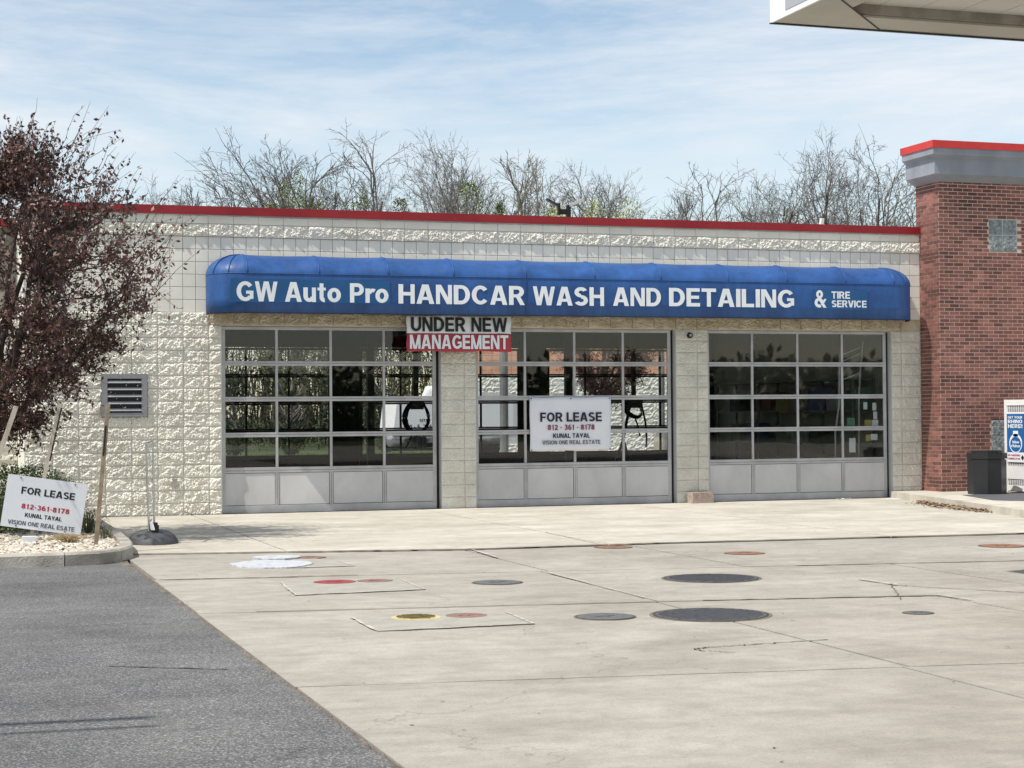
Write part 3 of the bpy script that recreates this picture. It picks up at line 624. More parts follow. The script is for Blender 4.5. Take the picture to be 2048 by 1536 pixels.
for x in (3.0,3.4,3.88,4.35,4.77): MB().tube([(x,-.352,3.21),(x,-.352,3.27)],.004,4).build('tie',m_black,bn)
lb = empty('lease_banner', 'white FOR LEASE banner fixed to the middle bay door', 'banner', (5.98,.08,.95))
cloth(5.248,6.728,.948,1.864,.075,.012,m_signb,lb,'cloth',9)
yb = .058
letters('lettering','FOR LEASE',(5.43,yb,1.448),*AX,1.125,.158,(0,-1,0),m_navy,lb)
letters('lettering','812 - 361 - 8178',(5.565,yb,1.305),*AX,.855,.092,(0,-1,0),m_dpur,lb)
letters('lettering','KUNAL TAYAL',(5.66,yb,1.168),*AX,.675,.078,(0,-1,0),m_navy,lb)
letters('lettering','VISION ONE REAL ESTATE',(5.465,yb,1.058),*AX,1.06,.070,(0,-1,0),m_greyp,lb)
for x in (5.27,5.99,6.70):
    for z in (1.845,.968):
        if x == 5.99 and z < 1: continue
        MB().box(x-.009,x+.009,.05,.06,z-.009,z+.009).build('grommet',m_black,lb)

# ------------------------------------------------------------------ brick store tower
tw = empty('brick_store', 'red brick store corner with grey cornice and red cap at the right', 'building', (12.8,-.67,0))
Z0 = .128; cw_, ch = .2032, .0677
bm_f = MB().bevbox(-.0955,.0955,.009,.02,-.0280,.0280,.002).mesh('brick', m_brick)
gbz = (4.487, 5.066); gbx = (13.845, 14.438)
front = []; side = []
nc = int((5.75-Z0)/ch)
for r in range(nc):
    z = Z0+(r+.5)*ch; off = 0 if r % 2 else -cw_/2; x = 12.8+off
    while x < 16.4:
        a = max(x, 12.8); b = min(x+cw_, 16.4)
        inwin = (a+b)/2 > gbx[0]-.005 and (a+b)/2 < gbx[1]+.005 and (gbz[0]-.03 < z < gbz[1]+.01 or .82 < z < 1.42)
        if b-a > .05 and not inwin:
            if a < gbx[0] < b and (gbz[0]-.03 < z < gbz[1]+.01 or .82 < z < 1.42): b = gbx[0]
            if a < gbx[1] < b and (gbz[0]-.03 < z < gbz[1]+.01 or .82 < z < 1.42): a = gbx[1]
            if b-a > .03: front.append((a, b, z))
        x += cw_
    off = -cw_/2 if r % 2 else 0; y = -.66+off
    while y < 0.0 + (.11 if z > 4.95 else 0):
        a = max(y, -.66); b = min(y+cw_, .11 if z > 4.95 else .0)
        if b-a > .05: side.append((a, b, z))
        y += cw_
cam0 = np.array([-4.32,-28.21,1.565])
front.sort(key=lambda q: (q[0]-cam0[0])**2+q[2]*0+28**2+(q[2]-cam0[2])**2*.8 if (q[1]-q[0]) > .19 and q[0] < 14.6 else 1e9)
singles = front[:296]; rest = front[296:]
for a, b, z in singles: link('brick', bm_f, tw, ((a+b)/2-12.8, 0, z))
rest_mb = MB()
for a, b, z in rest: rest_mb.bevbox(a+.006, b-.006, -.661+.0, -.65, z-.028, z+.028, .002)
n_before = len(rest_mb.v)
for a, b, z in side:
    rest_mb.box(12.80, 12.82, a+(.006 if a > -.66 else .012), b-.006, z-.028, z+.028)
ro = rest_mb.build('brick', m_brick, tw); ro['kind'] = 'stuff'
body = MB()
for q in ((12.806,16.4,.10,.82),(12.806,13.845,.82,1.42),(14.438,16.4,.82,1.42),(12.806,16.4,1.42,gbz[0]-.01),(12.806,gbx[0],gbz[0]-.01,gbz[1]),(gbx[1],16.4,gbz[0]-.01,gbz[1]),(12.806,16.4,gbz[1],5.708)): body.box(q[0],q[1],-.657,.11,q[2],q[3])
body.box(12.81,16.4,.12,4,.1,4.6)
body.build('mortar_wall', m_bmort, tw)
co = MB()
def frus(mb, x0, y0, z0, x1, y1, z1, xe=16.6, ye=.14):
    n = len(mb.v); mb.v += [(x0,ye,z0),(x0,y0,z0),(xe,y0,z0),(x1,ye,z1),(x1,y1,z1),(xe,y1,z1)]
    mb.f += [(n+1,n,n+3,n+4) , (n+2,n+1,n+4,n+5)]
frus(co, 12.80,-.658,5.715, 12.62,-.84,5.83); frus(co, 12.62,-.84,5.83, 12.62,-.84,6.115); frus(co, 12.62,-.84,6.115, 12.54,-.93,6.17); frus(co, 12.54,-.93,6.17, 12.54,-.93,6.285)
n = len(co.v); co.v += [(12.80,.14,5.715),(12.62,.14,5.83),(12.62,.14,6.115),(12.54,.14,6.17),(12.54,.14,6.285),(16.6,.14,6.285),(16.6,.14,5.715)]; co.f.append(tuple(range(n,n+7)))
co.build('cornice', m_fascia, tw)
rc_ = MB(); frus(rc_, 12.54,-.93,6.285, 12.52,-.95,6.285); frus(rc_, 12.52,-.95,6.285, 12.52,-.95,6.415); rc_.v += [(12.52,-.95,6.415),(16.6,-.95,6.415),(16.6,.16,6.415),(12.52,.16,6.415),(12.52,.16,6.285),(16.6,.16,6.285)]; n=len(rc_.v); rc_.f += [(n-6,n-5,n-4,n-3),(n-3,n-4,n-1,n-2)]
rc_.build('roof_coping', m_redb, tw)
for zz0, zz1 in (gbz, (.83, 1.41)):
    wn = MB(); x0, x1 = gbx; xm = (x0+x1)/2; zm = (zz0+zz1)/2
    wn.box(x0, x1, -.655, -.60, zz0, zz1)
    wo = wn.build('window', m_gbframe, tw)
    for i in (0, 1):
        for j in (0, 1):
            a = x0+.012+i*(xm-x0); b = a+(xm-x0)-.030; c = zz0+.012+j*(zm-zz0); d = c+(zm-zz0)-.026
            MB().bevbox(a, b, -.668, -.656, c, d, .008).build('glass_block', m_gbback, wo)
# propane cage
m_wm = mat('white_metal', (.72,.72,.72), .45, (.78,.78,.78), 3)
pc = empty('gas_bottle_cage', 'white metal gas bottle cage with a blue poster against the brick wall', 'cage', (14.6,-1.0,.128))
cx0, cx1, cyf = 13.715, 14.5, -1.25
mb = MB(); mb.box(cx0, cx0+.05, cyf, cyf+.05, .14, 1.77); mb.box(cx1-.05, cx1, cyf, cyf+.05, .14, 1.77); mb.box(cx0, cx1, cyf+.002, -.70, 1.72, 1.769); mb.box(cx0+.05, cx1-.05, cyf+.002, cyf+.04, .16, .25); mb.box(cx0+.05, cx1-.05, cyf+.003, cyf+.04, .37, .60); mb.box(cx0+.05, cx1-.05, cyf+.001, cyf+.04, 1.52, 1.545); mb.box(cx0+.05, cx1-.05, cyf+.001, cyf+.04, 1.67, 1.719)
mb.box(cx0+.001, cx0+.02, cyf+.05, -.70, .14, 1.72); mb.box(cx0, cx1, -.72, -.70, .14, 1.72)
mb.build('frame', m_wm, pc)
for (z0, z1) in ((.255,.365),(.61,.70),(1.548,1.668)):
    mesh_ = MB(); nr = int((z1-z0)/.022)
    for j in range(nr+1): mesh_.box(cx0+.05, cx1-.05, cyf+.012, cyf+.018, z0+j*.022-.004, z0+j*.022+.004)
    x = cx0+.05
    while x < cx1-.05: mesh_.box(x, x+.007, cyf+.0125, cyf+.0175, z0, z1); x += .045
    mesh_.build('expanded_mesh', m_wm, pc)
MB().box(cx0+.021, cx1-.021, cyf+.06, cyf+.07, .15, 1.71).build('inner_backing', m_black, pc)
pos = MB().box(13.775, 14.125, cyf-.006, cyf-.001, .665, 1.52).build('poster', mat('poster_blue', (.012,.10,.30), .4, (.015,.13,.36), 1), pc)
MB().box(13.775, 14.125, cyf-.0075, cyf-.0062, .668, .84).build('poster_base', m_white, pos)
bt = MB(); bt.v = [(13.95+.13*math.sin(a)*(1 if abs(a) < 9 else 1), cyf-.0085, 1.0+.17*math.cos(a)) for a in [i*2*math.pi/24 for i in range(24)]]; bt.f = [tuple(range(24))[::-1]]
bt.box(13.90,14.0,cyf-.0085,cyf-.0080,1.12,1.22)
bt.build('bottle_picture', m_white, pos)
bt = MB(); bt.v = [(13.95+.11*math.sin(a), cyf-.0095, .985+.135*math.cos(a)) for a in [i*2*math.pi/24 for i in range(24)]]; bt.f = [tuple(range(24))[::-1]]; bt.build('bottle_label', bpy.data.materials['poster_blue'], pos)
for s_, a, b, z0, h, mm_ in [('GET YOUR',13.80,14.09,1.435,.045,m_white),('RHINO',13.80,14.09,1.355,.062,m_white),('HERE!',13.80,14.09,1.27,.068,m_white),('blue',13.89,14.02,1.0,.05,m_white),('rhino',13.86,14.04,.93,.052,m_white),('NO SMOKING',13.79,14.04,.775,.032,m_redp),('FLAMMABLE LP-GAS',13.785,14.04,.715,.032,m_redp)]:
    letters('lettering', s_, (a, cyf-.0098, z0), *AX, b-a, h, (0,-1,0), mm_, pos, .0005)
dm = MB(); dm.v = [(14.085,cyf-.0095,.70),(14.118,cyf-.0095,.75),(14.085,cyf-.0095,.80),(14.052,cyf-.0095,.75)]; dm.f = [(0,1,2,3)]; dm.build('hazard_diamond', m_black, pos)
TM = Matrix.Translation((13.73,-1.24,0)) @ Matrix.Rotation(-math.pi/2,4,'Z') @ Matrix.Diagonal((1.5,1,1,1)) @ Matrix.Translation((-13.715,1.25,0))
def allch(o):
    for c_ in o.children: yield c_; yield from allch(c_)
for c_ in list(allch(pc)): c_.data.transform(TM)
# litter bin
m_bin = mat('bin_plastic', (.010,.011,.013), .35, (.016,.017,.02), 3, spec=.5)
bi = empty('litter_bin', 'black eight sided litter bin standing beside the brick corner', 'bin', (13.06,-1.7,.128))
def octa(r, sx=1): return [(13.06+r*sx*math.cos(math.pi/4*i+math.pi/8-.15), -1.7+r*math.sin(math.pi/4*i+math.pi/8-.15)) for i in range(8)]
MB().prism(octa(.33), .13, .73).build('body', m_bin, bi); MB().prism(octa(.345), .745, .845).build('lid', m_bin, bi); MB().prism(octa(.30), .72, .75).build('neck', m_bin, bi); MB().prism(octa(.26), .845, .885).build('lid_top', m_bin, bi)
for zz in (): MB().box(12.745, 12.76, -1.9, -1.5, zz, zz+.015).build('band', m_bin, bi)
MB().prism([(12.42,-1.9),(11.86,-3.7),(12.16,-4.1),(14.6,-2.6),(14.6,-1.75)][::1], .129, .1335).build('dark_strip', mat('dark_strip_m', (.085,.085,.09), .8, (.11,.11,.115), 3), label='dark flat strip lying on the walkway in front of the black bin', category='mat')  # flat dark sheet laid on top of the walkway
# dead leaves at the kerb
m_leafd = mat('dead_leaves', (.13,.07,.035), .9, (.26,.17,.10), 9, rnd=.35)
V=[];Q=[]
for i in range(420):
    t = random.random(); e = (lrp(11.62,11.02,t), lrp(-2.0,-4.9,t)); wd = .17*math.sin(math.pi*t)**.7+.03; x = e[0]-abs(random.gauss(0,wd))-.02+ (0 if t>.1 else 0); y = e[1]+random.uniform(-.15,.15); s = random.uniform(.02,.045); a = random.random()*6.3; z = .015+random.random()*.04; n = len(V)
    c, sn = math.cos(a)*s, math.sin(a)*s; V += [(x-c,y-sn,z),(x+sn*.5,y-c*.5,z+random.uniform(0,.03)),(x+c,y+sn,z+random.uniform(0,.02)),(x-sn*.5,y+c*.5,z+random.uniform(0,.02))]; Q += [(n,n+1,n+2,n+3)]
link('dead_leaves', fastmesh('dead_leaves', np.array(V), np.array(Q), m_leafd), kind='stuff')
# loose block by the pier and a scrap
cb = MB().obox((8.30,-.16,.105),(.205,.02,0),(-.01,.10,0),(0,0,.092)); o = cb.build('loose_block', mat('loose_block_m', (.32,.24,.20), .95, (.44,.36,.31), 12, bump=.8, bscale=40)); o['label'] = 'brownish loose block at the foot of the pier beside the right door'; o['category'] = 'block'
pp = MB(); pp.grid([[(lrp(10.95,11.25,i/6), -.12-.02*j, .018+.03*abs(noise.noise((i*.8,j*.9,2)))) for i in range(7)] for j in range(5)])
o = pp.build('crumpled_paper', m_white); o['label'] = 'crumpled white paper scrap at the foot of the right bay door'; o['category'] = 'litter'
o = MB().box(11.75,12.0,-.62,-.50,.013,.02).build('paper_scrap', m_white); o['label'] = 'flat white paper scrap by the kerb corner'; o['category'] = 'litter'

# ------------------------------------------------------------------ manhole covers
def manhole(x, y, r, mcol, label, ringm=None, group='manhole covers in the lot', raised=0, ztop=.0):
    z = ztop+.0075
    t = empty('manhole_cover', label, 'manhole cover', (x,y,0), group)
    MB().disc(x, y, -.02, z-.0035, r*1.035, 48).build('ring', ringm or m_jd, t); MB().disc(x, y, -.02, z-.0015, r*.975, 48).build('gap', m_joint, t)
    lid = MB().disc(x, y, -.02, z, r*.945, 48, r*.935); 
    lid.build('lid', mcol, t)
    bars = MB()
    if r > .35:
        for k in range(-6, 7):
            hw = math.sqrt(max(0, (r*.88)**2-(k*r*.135)**2)); bars.box(x-hw, x+hw, y+k*r*.135-.004, y+k*r*.135+.004, z, z+.0035)
        bars.box(x-.03, x+.03, y+r*.6, y+r*.7, z+.001, z+.0045)
    else:
        bars.box(x-r*.35, x+r*.35, y-.006, y+.006, z, z+.004); bars.box(x-.006, x+.006, y-r*.3, y-.007, z, z+.004); bars.disc(x, y, z+.0002, z+.003, r*.14, 12)
    bars.build('relief', mcol, t)
    return t
M_ = lambda n, c, c2: mat(n, c, .6, c2, 18, 5, bump=.4, bscale=80, spec=.3)
mg = M_('cover_grey', (.075,.075,.085), (.11,.11,.12)); mgr = M_('cover_slate', (.10,.10,.10), (.15,.15,.15)); mrd = M_('cover_red', (.26,.03,.045), (.34,.07,.08)); mrb = M_('cover_redbrown', (.20,.11,.095), (.29,.18,.15)); mye = M_('cover_yellow', (.50,.40,.14), (.62,.54,.28)); mru = M_('cover_rust', (.19,.085,.05), (.30,.17,.11))
manhole(2.65,-12.95,.46,mg,'large dark grey manhole cover, the farther of the two large ones')
manhole(1.38,-15.71,.46,mg,'large dark grey manhole cover, the nearer of the two large ones')
manhole(.64,-12.56,.235,mgr,'small dark grey manhole cover to the right of the red pair')
manhole(.57,-15.53,.235,mgr,'small dark grey manhole cover just left of the nearer large cover')
manhole(-.77,-11.93,.205,mrd,'bright red painted manhole cover on a concrete patch')
manhole(-.39,-11.97,.175,mrb,'pink brown manhole cover touching the bright red one')
tY = manhole(-.81,-15.04,.205,mye,'yellow painted manhole cover with a dark worn middle')
mb = MB()
for k in range(-3,4): hw = math.sqrt(.15**2-(k*.042)**2); mb.box(-.81-hw,-.81+hw,-15.04+k*.042-.009,-15.04+k*.042+.009,.0125,.0165)
mb.build('worn_rib', M_('cover_worn',(.10,.08,.03),(.2,.16,.06)), tY)
manhole(-.41,-15.07,.175,mrb,'dull red manhole cover right of the yellow one')
manhole(3.22,-8.95,.225,mru,'orange rusted manhole cover touching the long joint line')
manhole(4.23,-10.38,.225,mru,'rusty brown manhole cover alone right of the middle')
manhole(7.42,-10.6,.27,mru,'dark rusty manhole cover at the right edge of the lot')
manhole(2.92,-16.2,.12,mgr,'tiny grey brown manhole cover right of the nearer large cover')
manhole(-.42,-8.98,.19,mrb,'faded red manhole cover half hidden beside the white painted pad')

# ------------------------------------------------------------------ signs in the planting bed
def rail_obj(a, b, w, t, name, m, parent, side=(1,0,0)):
    a = Vector(a); b = Vector(b); d = (b-a); L_ = d.length; d.normalize(); s = Vector(side); s = (s-d*s.dot(d)).normalized(); n = d.cross(s)
    return MB().obox((a+b)/2, s*w/2, n*t/2, d*L_/2).build(name, m, parent)
m_stake = mat('weathered_stake', (.40,.34,.26), .9, (.56,.50,.41), 10, 5, bump=.3, stretch=(1,1,.1)); m_stake2 = mat('dark_stake', (.24,.18,.12), .9, (.36,.29,.21), 10, 5, bump=.3)
ls = empty('lease_sign', 'white FOR LEASE board leaning on a wooden stake in the gravel', 'sign', (-3.28,-6.5,.09))
yS = -6.5
a = Vector((-3.295,yS+.02,.05)); b = Vector((-2.925,yS+.12,1.745))
rail_obj(a, b, .045, .035, 'stake', m_stake, ls)
bl = Vector((-3.631,yS-.03,.302)); br = Vector((-2.706,yS-.03,.157)); tl = Vector((-3.544,yS-.03,.927)); tr = Vector((-2.601,yS-.03,.77))
ux = (br-bl).normalized(); uz = (tl-bl); uz = (uz-ux*uz.dot(ux)).normalized(); nr = Vector((0,-1,0)); W_ = (br-bl).length; H_ = (tl-bl).length*.985
MB().obox(bl+ux*W_/2+uz*H_/2, ux*W_/2, uz*H_/2, nr*.005).build('board', m_sign, ls)
def on(s_, fx, fz, w, h, mm_): letters('lettering', s_, bl+ux*fx*W_+uz*fz*H_-Vector((0,.005,0)), ux, uz, w*W_, h*H_, nr, mm_, ls)
on('FOR LEASE',.19,.66,.67,.135,m_black); on('812-361-8178',.22,.38,.60,.095,m_redp); on('KUNAL TAYAL',.28,.225,.46,.08,m_black); on('VISION ONE REAL ESATE',.085,.06,.83,.085,m_greyp)
for fx, fz in ((.16,.96),(.84,.96),(.19,.04),(.80,.04)): c = bl+ux*fx*W_+uz*fz*H_; MB().box(c.x-.008,c.x+.008,c.y-.012,c.y-.005,c.z-.008,c.z+.008).build('screw', m_greyp, ls)
c = lambda t: a+(b-a)*t
for t0, t1, mm_ in ((.66,.74,m_black),(.745,.80,m_black),(.595,.655,m_black),(.64,.655,mye),(.81,.97,m_black)):
    p0, p1 = c(t0), c(t1); off = Vector((.024,-.012,0)); rail_obj(p0+off, p1+off, .018, .03, 'strap', mm_, ls)
o = MB().box(-3.385,-3.225,-6.72,-6.60,.085,.175).build('white_carton', m_white); o['label'] = 'small white carton on the gravel at the foot of the leaning lease sign'; o['category'] = 'carton'
s2 = empty('wooden_stake', 'upright wooden stake with a black strap at the right end of the gravel bed', 'stake', (-2.6,-7.4,.1))
rail_obj((-2.60,-7.42,.05), (-2.448,-7.38,1.735), .048, .035, 'post', m_stake2, s2)
rail_obj((-2.508,-7.43,1.13), (-2.478,-7.42,1.48), .018, .02, 'strap', m_black, s2)
s3 = empty('wooden_stake', 'pale wooden stake leaning far over at the left edge, under the purple tree', 'stake', (-3.7,-6.5,.1))
rail_obj((-4.02,-6.5,.02), (-3.44,-6.45,1.72), .055, .035, 'post', m_stake, s3)
# valet style portable sign frame
vf = empty('portable_sign_stand', 'empty portable sign frame on a dark domed base beside the kerb', 'sign stand', (-1.82,-6.1,.02))
m_dome = mat('stand_base', (.055,.058,.065), .6, (.085,.088,.095), 5)
P = []
for j in range(9):
    a_ = math.pi/2*j/8; rr = math.cos(a_)**.75 if j < 8 else 0
    P.append([(-1.80+(.315)*rr*math.cos(t), -6.12+.40*rr*math.sin(t)*1.0, .014+.175*math.sin(a_)**1.2) for t in [i*2*math.pi/32 for i in range(33)]])
MB().grid(P).build('base', m_dome, vf, smooth=True)
m_tube = mat('chrome_tube', (.50,.51,.50), .3, (.58,.59,.58), 3, metal=.7)
pA = [(-1.863,-6.30,.17),(-1.905,-6.35,1.255)]; pB = [(-1.755,-5.92,.17),(-1.765,-5.85,1.275)]
MB().tube(pA,.013,8).build('upright', m_tube, vf); MB().tube(pB,.013,8).build('upright', m_tube, vf); MB().tube([pA[1],pB[1]],.013,8).build('top_rail', m_tube, vf)
MB().tube([(-1.87,-6.36,.29),(-1.785,-5.86,.29)],.012,8).build('lower_rail', m_tube, vf)
MB().obox((-1.80,-6.33,.19),(.035,0,0),(0,.03,0),(0,0,.09)).build('bracket', m_black, vf); MB().obox((-1.77,-6.36,.12),(.018,0,0),(0,.012,0),(0,0,.13)).build('spring', m_black, vf)
MB().obox((-1.835,-6.37,.235),(.022,-.01,.0),(0,.008,.0),(-.012,0,.045)).build('tag', m_white, vf)

# ------------------------------------------------------------------ plants
def leafcloud(pts, size, mname, m, aspect=.55, droop=.3, seed=0):
    n = len(pts); rg = np.random.default_rng(seed); c = np.array(pts)
    d = rg.normal(size=(n,3)); d[:,2] -= droop; d /= np.linalg.norm(d,axis=1)[:,None]
    u = rg.normal(size=(n,3)); u -= d*(u*d).sum(1)[:,None]; u /= np.linalg.norm(u,axis=1)[:,None]+1e-9
    nn = np.cross(d,u); s = size*rg.uniform(.6,1.25,n)[:,None]
    V = np.stack([c, c+d*s*.5+u*s*aspect*.5+nn*s*.10, c+d*s, c+d*s*.5-u*s*aspect*.5+nn*s*.10], 1).reshape(-1,3)
    return fastmesh(mname, V, np.arange(4*n).reshape(n,4), m)
def tubes_np(polys, k=4):
    V=[];Q=[];n=0; th=np.arange(k)*2*math.pi/k; cs=np.cos(th)[None,:,None]; sn=np.sin(th)[None,:,None]
    idx={}
    for pts, rr in polys:
        m_=len(pts); d=np.empty_like(pts); d[1:-1]=pts[2:]-pts[:-2]; d[0]=pts[1]-pts[0]; d[-1]=pts[-1]-pts[-2]
        d/=np.linalg.norm(d,axis=1)[:,None]+1e-12
        up=np.array([0.37,.21,.05]) if abs(d[0,2])>.8 else np.array([0,0,1.]); a=np.cross(d,up); a/=np.linalg.norm(a,axis=1)[:,None]+1e-9; b=np.cross(d,a)
        V.append((pts[:,None]+rr[:,None,None]*(a[:,None]*cs+b[:,None]*sn)).reshape(-1,3))
        if m_ not in idx: idx[m_]=np.array([(i*k+j,(i+1)*k+j,(i+1)*k+(j+1)%k,i*k+(j+1)%k) for i in range(m_-1) for j in range(k)])
        Q.append(idx[m_]+n); n+=m_*k
    return np.concatenate(V), np.concatenate(Q)
m_bark = mat('crab_bark', (.045,.032,.028), .9, (.09,.07,.062), 12, bump=.5)
m_pleaf = mat('purple_leaf', (.075,.034,.028), .45, (.17,.085,.066), 6, 3, rnd=.6, spec=.5)
# crab apple
ct = empty('crab_apple_tree', 'dense purple leaved crab apple tree at the left of the frame', 'tree', (-3.95,-5.0,.09))
C0 = np.array([-3.42,-5.0,0])
zr = [(1.35,.25),(1.6,.6),(1.95,.9),(2.3,1.15),(2.7,1.6),(3.1,2.02),(3.5,2.1),(3.9,1.85),(4.3,1.4),(4.65,.95),(4.9,.5),(5.1,.2)]
def CC(z): return C0+np.array([max(0,z-3.6)*.22-.1,0,0])
def renv(z): return np.interp(z,[a for a,b in zr],[b for a,b in zr])
rg = np.random.default_rng(5)
polys=[]; tw_=[]; leafp=[]
def curve(a,b,bend,n=6,wob=.04):
    t=np.linspace(0,1,n)[:,None]; p=a+(b-a)*t; p[:,2]+= (bend*np.sin(t*math.pi))[:,0]; p[1:-1]+=rg.normal(size=(n-2,3))*wob; return p
base=np.array([-3.95,-5.0,.05]); fork=np.array([-3.82,-5.0,1.1])
polys.append((curve(base,fork,0,5,.01),np.linspace(.11,.085,5)))
limbs=[]
for i in range(13):
    a=i*2*math.pi/13+rg.uniform(-.2,.2); z=rg.uniform(2.3,4.9); r=renv(z)*rg.uniform(.5,.85)
    if i in (0,): z=4.9; r=.2
    e=CC(z)+np.array([math.cos(a)*r,math.sin(a)*r,z]); p=curve(fork+np.array([0,0,rg.uniform(-.1,.7)]),e,-.15,9,.05); limbs.append(p); polys.append((p,np.linspace(.055,.014,9)))
n2=0
while n2<262:
    z=rg.uniform(1.5,5.05); a=rg.uniform(0,6.28); r=renv(z)*math.sqrt(rg.uniform(.12,1.0))*rg.uniform(.9,1.08); e=CC(z)+np.array([math.cos(a)*r,math.sin(a)*r,z])
    best=min(limbs,key=lambda p: np.min(np.linalg.norm(p-e,axis=1)+.5*np.maximum(0,p[:,2]-e[2]))); j=int(np.argmin(np.linalg.norm(best-e,axis=1)+.6*np.maximum(0,best[:,2]-e[2]))); 
    p=curve(best[max(1,j-1)],e,.0,6,.05); polys.append((p,np.linspace(.014,.005,6))); n2+=1
    for q in range(13):
        s0=p[rg.integers(2,6)]; out=(s0-C0-np.array([0,0,2.6])); out/=np.linalg.norm(out)+1e-6
        d=out*.6+rg.normal(size=3)*.55+np.array([0,0,.28]); d/=np.linalg.norm(d); L_=rg.uniform(.22,.55)
        e2=s0+d*L_; tp=curve(s0,e2,-.02,4,.015); tw_.append((tp,np.linspace(.0042,.002,4)))
        for t in range(9):
            f=rg.uniform(.1,1)*3; i0=min(2,int(f)); leafp.append(tp[i0]+(tp[i0+1]-tp[i0])*(f-i0)+rg.normal(size=3)*.018)
# sparse long shoots at the top and right
for q in range(110):
    z=rg.uniform(2.6,5.0); a=rg.uniform(-1.9,1.2); r=renv(z)*.92; s0=CC(z)+np.array([math.cos(a)*r,math.sin(a)*r,z]); d=np.array([math.cos(a)*.55,math.sin(a)*.5,rg.uniform(.2,1.3)]); d/=np.linalg.norm(d)
    e2=s0+d*rg.uniform(.35,.9); tp=curve(s0,e2,.03,5,.02); tw_.append((tp,np.linspace(.005,.002,5)))
    for t in range(9): f=rg.uniform(0,1)*3.99; i0=int(f); leafp.append(tp[i0]+(tp[i0+1]-tp[i0])*(f-i0)+rg.normal(size=3)*.012)
V_,Q_=tubes_np(polys,6); link('trunk', fastmesh('trunk',V_,Q_,m_bark,True), ct)
V_,Q_=tubes_np(tw_,3); cr=link('crown', fastmesh('crown',V_,Q_,m_bark), ct)
link('leaves', leafcloud(leafp,.068,'leaves',m_pleaf,.5,.55,3), cr)['kind']='stuff'
# boxwood hedge, grass tufts
m_hedge = mat('hedge_leaf', (.07,.14,.02), .6, (.13,.22,.045), 8, 3, rnd=.4)
def shrub(name, label, c, r, nleaf, size, m, seed, group=None, cat='shrub', upright=0):
    t = empty(name, label, cat, (c[0],c[1],c[2]-r[2]), group); rg = np.random.default_rng(seed)
    d = rg.normal(size=(nleaf,3)); d /= np.linalg.norm(d,axis=1)[:,None]; rad = rg.uniform(.55,1.05,nleaf)**.6
    w = np.array([1+.16*noise.noise((q[0]*3+seed,q[1]*3,q[2]*3)) for q in d]); p = np.array(c)+d*rad[:,None]*w[:,None]*np.array(r)
    p = p[p[:,2]>c[2]-r[2]*.98]
    ps = [ (np.stack([np.array([c[0],c[1],c[2]-r[2]]),(np.array(c)+q)/1.0*.5+np.array([c[0],c[1],c[2]-r[2]])*.5,q]),np.array([.012,.008,.003])) for q in p[:40]]
    V_,Q_=tubes_np(ps,3); link('stems', fastmesh('stems',V_,Q_,m_bark), t)
    o = link('foliage', leafcloud(p,size,'foliage',m,.5,-.3*upright,seed), t); o['kind']='stuff'
    return t
shrub('boxwood_shrub','low round green boxwood shrub behind the lease sign',(-3.45,-4.6,.52),(.9,.5,.46),12000,.035,m_hedge,4)
shrub('boxwood_shrub','low green boxwood shrub at the left edge against the wall',(-3.0,-2.6,.38),(.55,.45,.34),5000,.035,m_hedge,6)
m_tuft = mat('dry_grass', (.30,.22,.11), .9, (.42,.33,.18), 9, rnd=.3); m_tuft2 = mat('green_blades', (.06,.09,.03), .8, (.16,.16,.07), 9, rnd=.3)
def tuft(label, x, y, n, h, sp, m, seed, group):
    rg = np.random.default_rng(seed); ps=[]
    for i in range(n):
        a=rg.uniform(0,6.28); l=h*rg.uniform(.5,1); s=sp*rg.uniform(.3,1); p0=np.array([x+rg.normal()*.04,y+rg.normal()*.04,.085]); d=np.array([math.cos(a),math.sin(a),0])
        ps.append((np.stack([p0,p0+d*s*.4+[0,0,l*.8],p0+d*s*.8+[0,0,l],p0+d*s*1.15+[0,0,l*.75]]),np.array([.003,.003,.002,.001])))
    V_,Q_=tubes_np(ps,3); o=link('grass_tuft', fastmesh('grass_tuft',V_,Q_,m)); o['label']=label; o['category']='grass'; o['group']=group
tuft('dry straw coloured grass tuft below the lease board',-2.86,-6.9,120,.13,.28,m_tuft,1,'grass tufts in the gravel')
tuft('dark green strappy tuft right of the lease board',-2.5,-5.3,90,.36,.22,m_tuft2,2,'grass tufts in the gravel')
tuft('thin green tuft near the kerb by the upright stake',-2.42,-6.5,25,.22,.14,m_tuft2,3,'grass tufts in the gravel')
tuft('brownish tuft at the foot of the block wall',-2.6,-1.2,80,.36,.2,m_tuft2,4,'grass tufts in the gravel')

